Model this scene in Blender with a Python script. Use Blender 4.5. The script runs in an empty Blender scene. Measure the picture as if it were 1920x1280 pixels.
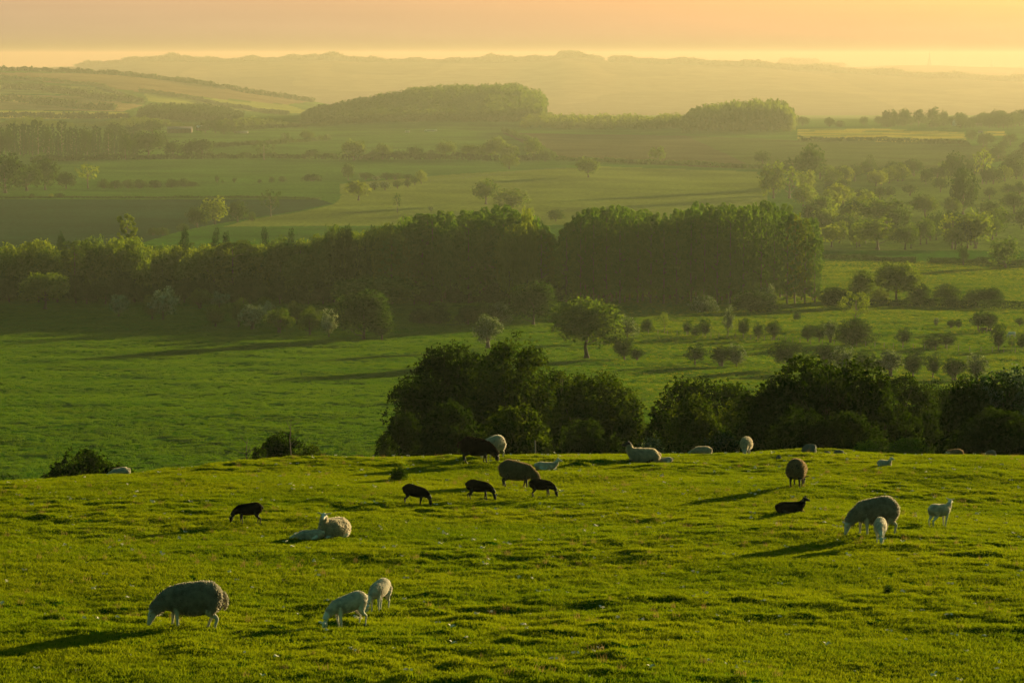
import bpy, math, random
import numpy as np
from mathutils import Vector, Matrix

SC = bpy.context.scene
COL = SC.collection
RNG = np.random.default_rng(7)
F = 5333.0            # focal length in photo pixels (100 mm lens, 36 mm sensor)
PITCH = math.atan(525/F)

# ------------------------------------------------------------------ helpers
def tag(o, label=None, cat=None, group=None, kind=None):
    if label: o['label'] = label
    if cat: o['category'] = cat
    if group: o['group'] = group
    if kind: o['kind'] = kind
    return o

def link(name, data, parent=None):
    o = bpy.data.objects.new(name, data)
    COL.objects.link(o)
    if parent is not None: o.parent = parent
    return o

def mesh_np(name, V, Fc, mats=(), mi=None, smooth=False):
    """V (n,3); Fc list of (m,k) int arrays (k = 3 or 4)"""
    if isinstance(Fc, np.ndarray): Fc = [Fc]
    me = bpy.data.meshes.new(name)
    V = np.asarray(V, dtype=np.float32)
    me.vertices.add(len(V)); me.vertices.foreach_set('co', V.ravel())
    nl = sum(f.size for f in Fc); nf = sum(len(f) for f in Fc)
    me.loops.add(nl); me.polygons.add(nf)
    me.loops.foreach_set('vertex_index', np.concatenate([f.ravel() for f in Fc]).astype(np.int32))
    tot = np.concatenate([np.full(len(f), f.shape[1]) for f in Fc]).astype(np.int32)
    st = np.concatenate([[0], np.cumsum(tot)[:-1]]).astype(np.int32)
    me.polygons.foreach_set('loop_start', st)
    me.polygons.foreach_set('loop_total', tot)
    if mi is not None: me.polygons.foreach_set('material_index', np.asarray(mi, dtype=np.int32))
    if smooth: me.polygons.foreach_set('use_smooth', np.ones(nf, dtype=bool))
    for m in mats: me.materials.append(m)
    me.update(calc_edges=True)
    return me

def _hash(ix, iy, seed):
    h = (ix*374761393 + iy*668265263 + seed*974711) & 0xffffffff
    h = ((h ^ (h >> 13))*1274126177) & 0xffffffff
    h = h ^ (h >> 16)
    return (h & 0xffff)/65535.0

def vnoise(x, y, seed=0):
    x = np.asarray(x, float); y = np.asarray(y, float)
    ix = np.floor(x).astype(np.int64); iy = np.floor(y).astype(np.int64)
    fx = x-ix; fy = y-iy
    fx = fx*fx*fx*(fx*(fx*6-15)+10); fy = fy*fy*fy*(fy*(fy*6-15)+10)
    a = _hash(ix, iy, seed); b = _hash(ix+1, iy, seed); c = _hash(ix, iy+1, seed); d = _hash(ix+1, iy+1, seed)
    return (a*(1-fx)+b*fx)*(1-fy)+(c*(1-fx)+d*fx)*fy

def fbm(x, y, seed=0, o=3):
    s = 0; a = 1; t = 0
    for k in range(o):
        s = s + a*vnoise(x*2**k+17.3*k, y*2**k+5.1*k, seed+k); t += a; a *= .5
    return s/t - .5

# ------------------------------------------------------------------ terrain
def tan_dep(ypix):
    return np.tan(PITCH+np.arctan((np.asarray(ypix, float)-640)/F))

def RMAP(d):
    # how far the survey distances used below really lie
    d = np.asarray(d, float)
    return np.where(d < 1000, d, np.where(d < 3650, 1000+(d-1000)*1.25, np.where(d < 7800, 4312.5+(d-3650)*2.5, 14687.5+(d-7800))))
DMAX = float(RMAP(14500))
CX = np.array([-1500,-600,0,150,270,400,580,640,700,850,950,1020,1050,1070,1100,1150,1300,1400,1450,1500,1600,1700,1920,2600,3600], float)
def row(xs, ys): return np.interp(CX, xs, ys)
ROWS = []      # (d array per column, z array per column)
for d, z in ((1,-1.7),(15,-5.6),(30,-8.45),(45,-9.9),(60,-11.0),(75,-12.1)):
    ROWS.append((np.full(len(CX), d, float), np.full(len(CX), z, float)))
cy = row([-600,0,200,400,640,900,1200,1400,1450,1540,1600,1700,1920,2600],[925,905,893,874,861,857,858,857,852,847,847,850,851,853])
cd = row([-600,0,200,400,640,900,1200,1450,2600],[88,90,93,96,100,102,104,106,106])
ct = tan_dep(cy)
ROWS.append((cd, -cd*ct))
ROWS.append((cd+5, -(cd+5)*ct-.25))
ROWS.append((cd+13, -(cd+13)*ct-1.6))
for d, z in ((140,-23.8),(160,-28.8),(200,-36),(250,-42),(300,-46.3),(350,-49.2),(400,-51.3)):
    ROWS.append((np.full(len(CX), d, float), np.full(len(CX), z, float)))
for d, xs, ys in (
    (500,[0],[723]),(600,[0],[667]),(750,[0],[601]),(870,[0],[564]),(1000,[0],[522]),(1300,[0],[456]),
    (1500,[0],[423]),(1733,[0],[384]),(2160,[0],[332]),(2600,[0],[294]),(3000,[0],[264]),(3400,[0],[240]),
    (3650,[0],[232]),
    (4300,[-600,0,200,400,640,700],[165,174,182,198,219,224]),
    (4700,[-600,0,200,400,580,700,850],[118,131,138,160,189,213,221]),
    (5000,[-600,0,200,400,580,700,850],[125,138,146,168,196,214,219]),
    (5500,[-600,700],[205,210]),
    (7000,[-600,0,150,270,400,580,700,850,950,1020,1050,1070,1100,1150,1300,1400,1500,1600,1700,1920,2600],
          [131,131,125,115,117,112,117,118,116,113,108,108,108,117,121,125,131,138,144,153,160]),
    (7800,[0],[150]),
    (10000,[0,1100,1200,1300,1460,1600,1700,1800,1920],[126,122,119,119,121,126,122,124,128]),
    (11000,[0],[135]),(14500,[0],[125])):
    dd = np.full(len(CX), float(RMAP(d)), float)
    ROWS.append((dd, -dd*tan_dep(row(xs, ys))))
RD = np.array([r[0] for r in ROWS]); RZ = np.array([r[1] for r in ROWS])   # rows x cols
# slopes (monotone cubic) per column
def pchip_slopes(x, y):
    h = np.diff(x, axis=0); dl = np.diff(y, axis=0)/h
    m = np.zeros_like(y)
    w1 = 2*h[1:]+h[:-1]; w2 = h[1:]+2*h[:-1]
    same = dl[1:]*dl[:-1] > 0
    with np.errstate(divide='ignore', invalid='ignore'):
        hm = (w1+w2)/(w1/dl[:-1]+w2/dl[1:])
    m[1:-1] = np.where(same, hm, 0); m[0] = dl[0]; m[-1] = dl[-1]
    return m
RM = pchip_slopes(RD, RZ)
def colz(ci, d):
    x = RD[:, ci]; y = RZ[:, ci]; m = RM[:, ci]
    k = np.clip(np.searchsorted(x, d)-1, 0, len(x)-2)
    h = x[k+1]-x[k]; t = np.clip((d-x[k])/h, 0, 1)
    return (2*t**3-3*t**2+1)*y[k]+(t**3-2*t**2+t)*h*m[k]+(-2*t**3+3*t**2)*y[k+1]+(t**3-t**2)*h*m[k+1]
# dense table over log d
LD = np.linspace(0, math.log(DMAX), 3400)
TAB = np.array([colz(c, np.exp(LD)) for c in range(len(CX))])      # cols x D
# resample columns finely and smooth them across so no creases show
XF = np.arange(-1500, 3601, 10.0)
TF = np.empty((len(XF), len(LD)))
for j in range(len(LD)): TF[:, j] = np.interp(XF, CX, TAB[:, j])
ker = np.exp(-(np.arange(-9, 10)/4.0)**2); ker /= ker.sum()
kn = np.exp(-(np.arange(-2, 3)/1.0)**2); kn /= kn.sum()
pad = np.pad(TF, ((9, 9), (0, 0)), mode='edge')
S1 = sum(ker[i]*pad[i:i+len(XF)] for i in range(19))
S2 = sum(kn[i]*pad[7+i:7+i+len(XF)] for i in range(5))
wf = np.clip((np.exp(LD)-RMAP(5500))/900, 0, 1)[None, :]
TF = S1*(1-wf)+S2*wf
def smoothstep(a, b, x):
    t = np.clip((x-a)/(b-a), 0, 1); return t*t*(3-2*t)
def Hbase(x, y):
    x = np.asarray(x, float); y = np.maximum(np.asarray(y, float), 1.0)
    X = np.clip(960+F*x/y, -1499, 3599); L = np.clip(np.log(y), 0, LD[-1]-1e-6)
    a = (X+1500)/10; ia = np.floor(a).astype(int); fa = a-ia
    b = L/(LD[1]-LD[0]); ib = np.minimum(np.floor(b).astype(int), len(LD)-2); fb = b-ib
    z = (TF[ia, ib]*(1-fa)+TF[ia+1, ib]*fa)*(1-fb)+(TF[ia, ib+1]*(1-fa)+TF[ia+1, ib+1]*fa)*fb
    # wooded hill in the middle distance
    wx = (x-(850-960)/F*4720)/186.0; wy = (y-4760)/420.0
    wx = np.where(wx > 0, wx, wx*.9)
    z = z+44*np.where(wx > 0, np.exp(-((np.abs(wx)/.80)**8)), np.exp(-(np.abs(wx)**2.0)*1.25))*np.exp(-wy*wy)
    # low mound at the crest on the right
    mx = (x-(1545-960)/F*106)/1.9; my = (y-105.5)/1.5
    z = z+.20*np.exp(-(np.abs(mx)**2.5))*np.exp(-my*my)
    return z
def Hdet(x, y):
    w1 = smoothstep(18, 40, y)*(1-smoothstep(120, 150, y))
    w2 = smoothstep(110, 260, y)*(1-smoothstep(1500, 2500, y))
    t = fbm(x/.78, y/.62, 3, 2)
    t = np.where(t > 0, t*1.3, t*.8)
    k = vnoise(x/.42, y/.5, 21)-.5
    gx = np.clip(vnoise(x/6., y/6., 77)*1.5-.05, .25, 1.1)
    z1 = .15*t*gx+.055*k*gx+.40*fbm(x/7.0, y/7.0, 9, 2)
    g = np.abs(fbm(x/1.7, y/2.0, 31, 2))
    z2 = .5*g+.8*fbm(x/14, y/14, 40, 2)
    return z1*w1+z2*w2+smoothstep(1500, 2600, y)*fbm(x/150, y/150, 55, 3)*5
def H(x, y): return Hbase(x, y)+Hdet(x, y)

def ray(px, py):
    """world direction with y component 1 for a pixel of the photograph"""
    a = (px-960)/F; b = (py-640)/F
    cp, sp = math.cos(PITCH), math.sin(PITCH)
    v = np.array([a, cp-b*sp, -sp-b*cp])
    return v/v[1]
def project(x, y, z):
    cp, sp = math.cos(PITCH), math.sin(PITCH)
    zc = y*cp-z*sp
    return 960+F*x/zc, 640+F*(-(z*cp+y*sp))/zc
def ground(px, py, lo=20, hi=DMAX-100, base=False):
    lo = float(RMAP(lo))
    r = ray(px, py)
    d = np.exp(np.linspace(math.log(lo), math.log(hi), 6000))
    h = (Hbase if base else H)(r[0]*d, d); g = r[2]*d-h
    k = np.where((g[:-1] > 0) & (g[1:] <= 0))[0]
    if len(k) == 0:
        k = [int(np.argmin(np.abs(g/d)))]
        dd = d[k[0]]
    else:
        i = k[0]; t = g[i]/(g[i]-g[i+1]); dd = d[i]+t*(d[i+1]-d[i])
    x = r[0]*dd
    return float(x), float(dd), float(H(x, dd))
def at(px, d):
    """ground point in column px at forward distance d"""
    d = float(RMAP(d)); x = (px-960)/F*d*1.0
    for _ in range(3):
        z = float(H(x, d)); zc = d*math.cos(PITCH)-z*math.sin(PITCH); x = (px-960)/F*zc
    return x, d, float(H(x, d))

# ------------------------------------------------------------------ materials
def mat(name):
    m = bpy.data.materials.new(name); m.use_nodes = True
    nt = m.node_tree; nt.nodes.clear()
    return m, nt, nt.nodes, nt.links
def N(ns, t, **kw):
    n = ns.new(t)
    for k, v in kw.items():
        if k in n.inputs.keys(): n.inputs[k].default_value = v
        else: setattr(n, k, v)
    return n
def simple(name, col, rough=.8, metallic=0, var=.15, scale=6.0):
    m, nt, ns, lk = mat(name)
    out = N(ns, 'ShaderNodeOutputMaterial'); b = N(ns, 'ShaderNodeBsdfPrincipled', Roughness=rough, Metallic=metallic)
    tc = N(ns, 'ShaderNodeTexCoord'); nz = N(ns, 'ShaderNodeTexNoise', Scale=scale)
    mr = N(ns, 'ShaderNodeMapRange'); mr.inputs['To Min'].default_value = 1-var; mr.inputs['To Max'].default_value = 1+var
    mx = N(ns, 'ShaderNodeMix', data_type='RGBA', blend_type='MULTIPLY'); mx.inputs[0].default_value = 1
    mx.inputs[6].default_value = (*col, 1)
    lk.new(tc.outputs['Object'], nz.inputs['Vector']); lk.new(nz.outputs[0], mr.inputs[0]); lk.new(mr.outputs[0], mx.inputs[7])
    lk.new(mx.outputs[2], b.inputs['Base Color']); lk.new(b.outputs[0], out.inputs[0])
    return m
def leafmat(name, c1, c2, trans=.45, tcol=None, scale=.6, rnd=.25, blossom=0, bcol=(.55,.55,.5)):
    """foliage: diffuse and translucent leaf, hue drifting between two leaf colours; optional blossom sprays"""
    m, nt, ns, lk = mat(name)
    out = N(ns, 'ShaderNodeOutputMaterial')
    tc = N(ns, 'ShaderNodeTexCoord'); oi = N(ns, 'ShaderNodeObjectInfo')
    geo = N(ns, 'ShaderNodeNewGeometry')
    nz = N(ns, 'ShaderNodeTexNoise', Scale=scale, Detail=2.0)
    lk.new(geo.outputs['Position'], nz.inputs['Vector'])
    ad = N(ns, 'ShaderNodeMath', operation='MULTIPLY_ADD'); lk.new(oi.outputs['Random'], ad.inputs[0]); ad.inputs[1].default_value = rnd*2
    sb = N(ns, 'ShaderNodeMath', operation='SUBTRACT'); lk.new(nz.outputs[0], sb.inputs[0]); sb.inputs[1].default_value = rnd
    lk.new(sb.outputs[0], ad.inputs[2])
    ri = N(ns, 'ShaderNodeMath', operation='MULTIPLY_ADD'); lk.new(geo.outputs['Random Per Island'], ri.inputs[0]); ri.inputs[1].default_value = .5
    ri2 = N(ns, 'ShaderNodeMath', operation='SUBTRACT'); lk.new(ad.outputs[0], ri2.inputs[0]); ri2.inputs[1].default_value = .25
    lk.new(ri2.outputs[0], ri.inputs[2])
    mx = N(ns, 'ShaderNodeMix', data_type='RGBA'); mx.inputs[6].default_value = (*c1, 1); mx.inputs[7].default_value = (*c2, 1)
    lk.new(ri.outputs[0], mx.inputs[0])
    col = mx.outputs[2]
    if blossom > 0:
        n2 = N(ns, 'ShaderNodeTexNoise', Scale=scale*1.6, Detail=1.0); lk.new(geo.outputs['Position'], n2.inputs['Vector'])
        s = N(ns, 'ShaderNodeMath', operation='MULTIPLY_ADD'); lk.new(geo.outputs['Random Per Island'], s.inputs[0]); s.inputs[1].default_value = .45
        lk.new(n2.outputs[0], s.inputs[2])
        g = N(ns, 'ShaderNodeMath', operation='GREATER_THAN'); lk.new(s.outputs[0], g.inputs[0]); g.inputs[1].default_value = 1.0-blossom
        m3 = N(ns, 'ShaderNodeMix', data_type='RGBA'); lk.new(g.outputs[0], m3.inputs[0]); lk.new(col, m3.inputs[6]); m3.inputs[7].default_value = (*bcol, 1)
        col = m3.outputs[2]
    d = N(ns, 'ShaderNodeBsdfDiffuse'); t = N(ns, 'ShaderNodeBsdfTranslucent'); ms = N(ns, 'ShaderNodeMixShader'); ms.inputs[0].default_value = trans
    lk.new(col, d.inputs['Color'])
    tm = N(ns, 'ShaderNodeMix', data_type='RGBA', blend_type='MULTIPLY'); tm.inputs[0].default_value = 1; lk.new(col, tm.inputs[6])
    tm.inputs[7].default_value = (*(tcol or (1.5, 1.35, .55)), 1)
    lk.new(tm.outputs[2], t.inputs['Color'])
    lk.new(d.outputs[0], ms.inputs[1]); lk.new(t.outputs[0], ms.inputs[2]); lk.new(ms.outputs[0], out.inputs[0])
    return m

# ------------------------------------------------------------------ camera, sun, sky, air
cam_d = bpy.data.cameras.new('camera'); cam = link('camera', cam_d)
cam_d.lens = 100; cam_d.sensor_width = 36; cam_d.clip_start = .5; cam_d.clip_end = 60000
cam.rotation_euler = (math.pi/2-PITCH, 0, 0); SC.camera = cam

SUN_AZ = math.radians(35)      # right of the view axis
SUN_EL = math.radians(4.8)
sdir = Vector((math.sin(SUN_AZ)*math.cos(SUN_EL), math.cos(SUN_AZ)*math.cos(SUN_EL), math.sin(SUN_EL)))
sl = bpy.data.lights.new('sun', 'SUN'); sun = link('sun', sl)
sl.energy = 5.0; sl.angle = math.radians(.6); sl.color = (1, .80, .38)
sun.rotation_euler = (-sdir).to_track_quat('-Z', 'Y').to_euler()
sun.location = (0, 0, 200)

W = bpy.data.worlds.new('World'); SC.world = W; W.use_nodes = True
nt = W.node_tree; nt.nodes.clear(); ns = nt.nodes; lk = nt.links
wo = N(ns, 'ShaderNodeOutputWorld'); bg = N(ns, 'ShaderNodeBackground'); bg.inputs[1].default_value = .06
sk = N(ns, 'ShaderNodeTexSky', sky_type='NISHITA'); sk.sun_disc = False
sk.sun_elevation = SUN_EL; sk.sun_rotation = SUN_AZ; sk.altitude = 150; sk.air_density = 1.6; sk.dust_density = 4.0; sk.ozone_density = 1.0
# the warm band of evening air low over the land, thinning out upward, with faint streaks of cloud
tc = N(ns, 'ShaderNodeTexCoord'); sx = N(ns, 'ShaderNodeSeparateXYZ'); lk.new(tc.outputs['Generated'], sx.inputs[0])
mr = N(ns, 'ShaderNodeMapRange'); mr.inputs['From Min'].default_value = .02; mr.inputs['From Max'].default_value = .09
mr.inputs['To Min'].default_value = 1; mr.inputs['To Max'].default_value = 0; lk.new(sx.outputs['Z'], mr.inputs[0])
tint = N(ns, 'ShaderNodeMix', data_type='RGBA'); tint.inputs[6].default_value = (.27, .64, .56, 1); tint.inputs[7].default_value = (1.3, 1.45, 2.8, 1)
lk.new(mr.outputs[0], tint.inputs[0])
mul = N(ns, 'ShaderNodeMix', data_type='RGBA', blend_type='MULTIPLY'); mul.inputs[0].default_value = 1
lk.new(sk.outputs[0], mul.inputs[6]); lk.new(tint.outputs[2], mul.inputs[7])
mp = N(ns, 'ShaderNodeMapping'); mp.inputs['Scale'].default_value = (5, 5, 130); lk.new(tc.outputs['Generated'], mp.inputs[0])
cn = N(ns, 'ShaderNodeTexNoise', Scale=2.2, Detail=4.0); lk.new(mp.outputs[0], cn.inputs['Vector'])
cr = N(ns, 'ShaderNodeMapRange'); cr.inputs['From Min'].default_value = .35; cr.inputs['From Max'].default_value = .7
cr.inputs['To Min'].default_value = .97; cr.inputs['To Max'].default_value = 1.025; lk.new(cn.outputs[0], cr.inputs[0])
mul2 = N(ns, 'ShaderNodeMix', data_type='RGBA', blend_type='MULTIPLY'); mul2.inputs[0].default_value = 1
pe = N(ns, 'ShaderNodeMix', data_type='RGBA'); pe.inputs[6].default_value = (0, 0, 0, 1); pe.inputs[7].default_value = (1.5, 1.2, 1.0, 1); lk.new(mr.outputs[0], pe.inputs[0])
ad_ = N(ns, 'ShaderNodeMix', data_type='RGBA', blend_type='ADD'); ad_.inputs[0].default_value = 1; lk.new(mul.outputs[2], ad_.inputs[6]); lk.new(pe.outputs[2], ad_.inputs[7])
lk.new(ad_.outputs[2], mul2.inputs[6]); lk.new(cr.outputs[0], mul2.inputs[7])
hm0 = N(ns, 'ShaderNodeMapRange'); hm0.inputs['From Min'].default_value = 0; hm0.inputs['From Max'].default_value = .024; lk.new(sx.outputs['Z'], hm0.inputs[0])
hr = N(ns, 'ShaderNodeValToRGB'); lk.new(hm0.outputs[0], hr.inputs[0]); hr.color_ramp.interpolation = 'B_SPLINE'
hr.color_ramp.elements[0].color = (.02, .02, .02, 1); hr.color_ramp.elements[1].color = (.96, .96, .96, 1)
for q, v in ((.14, .10), (.27, .54), (.39, .79), (.51, .87), (.80, .93)):
    hr.color_ramp.elements.new(q).color = (v, v, v, 1)
hm = N(ns, 'ShaderNodeMix', data_type='RGBA', blend_type='MULTIPLY'); hm.inputs[0].default_value = 1; hm.inputs[7].default_value = (1.58, 1.68, 1.60, 1); lk.new(hr.outputs[0], hm.inputs[6])
mul3 = N(ns, 'ShaderNodeMix', data_type='RGBA', blend_type='MULTIPLY'); mul3.inputs[0].default_value = 1; lk.new(mul2.outputs[2], mul3.inputs[6]); lk.new(hm.outputs[2], mul3.inputs[7])
lk.new(mul3.outputs[2], bg.inputs[0]); lk.new(bg.outputs[0], wo.inputs[0])

hz, nt, ns, lk = mat('evening_haze')
out = N(ns, 'ShaderNodeOutputMaterial'); pv = N(ns, 'ShaderNodeVolumePrincipled')
pv.inputs['Color'].default_value = (.52, .575, .47, 1); pv.inputs['Absorption Color'].default_value = (1, 0, 0, 1); pv.inputs['Density'].default_value = 0.69e-4; pv.inputs['Anisotropy'].default_value = .32
lk.new(pv.outputs[0], out.inputs['Volume'])
bx0, bx1, by0, by1, bz0, bz1 = -16000, 16000, -60, 21800, -200, 66
V = [(x, y, z) for x in (bx0, bx1) for y in (by0, by1) for z in (bz0, bz1)]
Q = np.array([(0,1,3,2),(4,6,7,5),(0,4,5,1),(2,3,7,6),(0,2,6,4),(1,5,7,3)])
tag(link('haze', mesh_np('haze', V, Q, [hz])), 'thin golden evening haze lying over the whole valley', 'haze', None, 'stuff')

SC.view_settings.view_transform = 'Standard'; SC.view_settings.look = 'None'; SC.view_settings.exposure = 1.25; SC.view_settings.gamma = 1
SC.cycles.use_denoising = True
SC.cycles.max_bounces = 5; SC.cycles.diffuse_bounces = 2; SC.cycles.glossy_bounces = 1; SC.cycles.transmission_bounces = 3
SC.cycles.volume_bounces = 0; SC.cycles.transparent_max_bounces = 8
SC.cycles.use_adaptive_sampling = True; SC.cycles.adaptive_threshold = .01
# ------------------------------------------------------------------ ground sheet
inx = np.linspace(-80, 2000, 640)
lx = -80-np.geomspace(4, 5200, 60)[::-1]; rx = 2000+np.geomspace(4, 5200, 60)
gx = np.concatenate([lx, inx, rx]); GU = (gx-960)/F
gd = np.concatenate([np.linspace(3, 44, 60, endpoint=False), np.arange(44, 112, .105), np.arange(112, 290, 1.4),
                     np.arange(290, 900, 1.0), 900*1.0032**np.arange(0, 330)])
gd = np.concatenate([gd, gd[-1]*1.007**np.arange(1, 380)]); gd = gd[gd < DMAX*.995]
U, D = np.meshgrid(GU, gd); GX = U*D
GZ = H(GX, D)
nr, nc = GZ.shape
idx = np.arange(nr*nc).reshape(nr, nc)
Fq = np.stack([idx[:-1, :-1], idx[:-1, 1:], idx[1:, 1:], idx[1:, :-1]], -1).reshape(-1, 4)
# land cover, painted by field: what grows there, with some sun and shade in the colours
PX, PY = project(GX, D, GZ)
PXn = PX+vnoise(GX/30, D/30, 5)*3
def inpoly(poly):
    r = np.zeros(PX.shape, bool); n = len(poly)
    for i in range(n):
        x0, y0 = poly[i]; x1, y1 = poly[(i+1) % n]
        if y0 == y1: continue
        c = ((y0 > PY) != (y1 > PY)) & (PXn < (x1-x0)*(PY-y0)/(y1-y0)+x0)
        r ^= c
    return r
cover = np.zeros((nr, nc, 4), np.float32); cover[..., 3] = 1
GRASS = (.030, .105, .003)
cover[..., :3] = GRASS
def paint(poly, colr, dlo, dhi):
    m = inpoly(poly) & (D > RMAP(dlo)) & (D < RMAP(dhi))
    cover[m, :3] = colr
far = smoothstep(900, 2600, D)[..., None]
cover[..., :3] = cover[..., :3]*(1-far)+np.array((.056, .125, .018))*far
paint([(640,345),(860,326),(1130,312),(1420,322),(1440,352),(1440,420),(420,425),(470,412),(560,398),(625,384),(640,372)], (.135, .175, .030), 1050, 3000)     # paler: sunlight on this pasture put into its colour
paint([(1500,330),(1925,322),(1925,470),(1540,470)], (.090, .140, .024), 1050, 3000)  # right-hand pasture, its sunlit look also painted by a lighter colour
paint([(-900,374),(300,374),(600,374),(625,382),(560,396),(480,408),(400,421),(330,436),(220,470),(-900,470)], (.016,.046,.024), 1200, 2200)   # ploughed, colour darkened for the shade lying on it
paint([(945,250),(1290,255),(1420,316),(1330,314),(1130,303),(1040,297)], (.070,.062,.036), 2000, 3600)             # brown field
paint([(1495,242),(1640,241),(1812,248),(1812,270),(1700,266),(1497,262)], (.36,.30,.05), 2500, 3800)                   # rape in flower
paint([(1843,247),(1885,247),(1890,255),(1845,254)], (.36,.30,.05), 2500, 3900)
paint([(1290,255),(1497,263),(1700,268),(1850,274),(1900,300),(1700,322),(1420,316)], (.06,.085,.022), 2000, 3400)
paint([(-900,128),(200,138),(420,163),(590,190),(540,196),(260,172),(170,160),(0,146),(-900,146)], (.16,.12,.07), 3700, 5200)
paint([(-900,147),(170,162),(260,190),(140,178),(-900,167)], (.16,.20,.05), 3700, 5200)
paint([(-900,169),(150,180),(270,198),(230,210),(-900,188)], (.22,.17,.08), 3700, 5200)
paint([(-900,191),(240,211),(230,222),(-900,222)], (.28,.28,.06), 3700, 5200)
paint([(270,175),(540,197),(600,215),(400,205),(280,190)], (.19,.23,.05), 3700, 5200)
rb = (D > RMAP(5200))
pat = vnoise(GX/520+3, D/900, 91)
cover[rb & (pat > .5), :3] = (.085, .075, .05)
cover[rb & (pat <= .5), :3] = (.12, .10, .065)

rp = (cover[..., 0] > .35) & (vnoise(GX/60+D/300, D/22, 12) > .58)
cover[rp, :3] = (.17, .20, .04)
gm, nt, ns, lk = mat('pasture')
out = N(ns, 'ShaderNodeOutputMaterial'); b = N(ns, 'ShaderNodeBsdfPrincipled', Roughness=.75)
geo = N(ns, 'ShaderNodeNewGeometry'); at_ = N(ns, 'ShaderNodeAttribute', attribute_name='cover')
n1 = N(ns, 'ShaderNodeTexNoise', Scale=.35, Detail=5.0); n2 = N(ns, 'ShaderNodeTexNoise', Scale=9.0, Detail=4.0); n3 = N(ns, 'ShaderNodeTexNoise', Scale=.012, Detail=4.0)
for n in (n1, n2, n3): lk.new(geo.outputs['Position'], n.inputs['Vector'])
a1 = N(ns, 'ShaderNodeMapRange'); a1.inputs['From Min'].default_value = .3; a1.inputs['From Max'].default_value = .7; a1.inputs['To Min'].default_value = .65; a1.inputs['To Max'].default_value = 1.3; lk.new(n1.outputs[0], a1.inputs[0])
a2 = N(ns, 'ShaderNodeMapRange'); a2.inputs['From Min'].default_value = .3; a2.inputs['From Max'].default_value = .7; a2.inputs['To Min'].default_value = .75; a2.inputs['To Max'].default_value = 1.25; lk.new(n3.outputs[0], a2.inputs[0])
mm = N(ns, 'ShaderNodeMath', operation='MULTIPLY'); lk.new(a1.outputs[0], mm.inputs[0]); lk.new(a2.outputs[0], mm.inputs[1])
mx = N(ns, 'ShaderNodeMix', data_type='RGBA', blend_type='MULTIPLY'); mx.inputs[0].default_value = 1
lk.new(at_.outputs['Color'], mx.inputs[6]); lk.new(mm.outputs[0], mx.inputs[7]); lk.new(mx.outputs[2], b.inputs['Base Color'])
b.inputs['Sheen Weight'].default_value = .25; b.inputs['Sheen Roughness'].default_value = .6
sm = N(ns, 'ShaderNodeMix', data_type='RGBA', blend_type='MULTIPLY'); sm.inputs[0].default_value = 1; sm.inputs[7].default_value = (1.6, 1.6, 1.0, 1)
lk.new(mx.outputs[2], sm.inputs[6]); lk.new(sm.outputs[2], b.inputs['Sheen Tint'])
b.inputs['Specular IOR Level'].default_value = .0
# sward: steep little facets of blades, a coarser lumpiness of tussocks
bu = N(ns, 'ShaderNodeBump'); bu.inputs['Strength'].default_value = 1; bu.inputs['Distance'].default_value = .22; lk.new(n2.outputs[0], bu.inputs['Height'])
n4 = N(ns, 'ShaderNodeTexNoise', Scale=.9, Detail=5.0, Roughness=.6); lk.new(geo.outputs['Position'], n4.inputs['Vector'])
b2 = N(ns, 'ShaderNodeBump'); b2.inputs['Strength'].default_value = 1; b2.inputs['Distance'].default_value = .9; lk.new(n4.outputs[0], b2.inputs['Height']); lk.new(bu.outputs[0], b2.inputs['Normal'])
lk.new(b2.outputs[0], b.inputs['Normal']); lk.new(b.outputs[0], out.inputs[0])
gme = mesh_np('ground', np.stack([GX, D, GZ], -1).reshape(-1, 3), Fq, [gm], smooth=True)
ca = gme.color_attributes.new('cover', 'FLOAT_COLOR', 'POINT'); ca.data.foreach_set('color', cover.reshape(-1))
tag(link('ground', gme), 'green grazed hillside and valley floor', 'ground', None, 'structure')
# ------------------------------------------------------------------ tree prototypes (unit box: x,y in -.5...5, z 0..1)
bark = simple('bark', (.06, .045, .03), .9, var=.35, scale=8)
barkpale = simple('pale_bark', (.13, .10, .07), .9, var=.35, scale=8)
L_oak   = leafmat('leaf_oak',    (.030,.094,.010), (.072,.140,.014), .50, tcol=(2.3, 1.55, .5))
L_dark  = leafmat('leaf_dark',   (.010,.042,.005), (.028,.075,.008), .42, tcol=(2.1, 1.4, .5))
L_pop   = leafmat('leaf_poplar', (.036,.135,.018), (.080,.190,.026), .52, tcol=(2.4, 1.5, .5))
L_gold  = leafmat('leaf_gold_sun_tint',  (.060,.135,.012), (.120,.195,.018), .55, tcol=(1.9, 1.4, .5))  # golden leaf; on lit crowns this colour stands in for sunlight
L_haw   = leafmat('leaf_hawthorn',(.014,.055,.008), (.036,.092,.014), .42, tcol=(2.1, 1.4, .5), scale=.9)
L_white = leafmat('leaf_blossom',(.035,.080,.022), (.065,.115,.035), .38, scale=.5, blossom=.20, bcol=(.20,.27,.25))
L_dim   = leafmat('leaf_dim_blossom',(.012,.040,.010), (.030,.070,.018), .38, scale=.5, blossom=.22, bcol=(.10,.15,.14))
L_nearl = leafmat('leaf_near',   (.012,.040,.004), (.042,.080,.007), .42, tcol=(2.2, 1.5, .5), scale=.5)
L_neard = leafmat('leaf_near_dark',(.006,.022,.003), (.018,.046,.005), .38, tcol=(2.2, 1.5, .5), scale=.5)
L_pale  = leafmat('leaf_pale_blossom',(.040,.090,.026), (.080,.135,.045), .35, scale=.5, blossom=.26, bcol=(.40,.48,.44))  # blossom colour lightened because these bushes stand in shade
L_con   = leafmat('needles',     (.012,.042,.012), (.026,.066,.016), .28)
L_far   = leafmat('leaf_far_ridge',(.050,.060,.030), (.080,.085,.045), .40)

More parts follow.
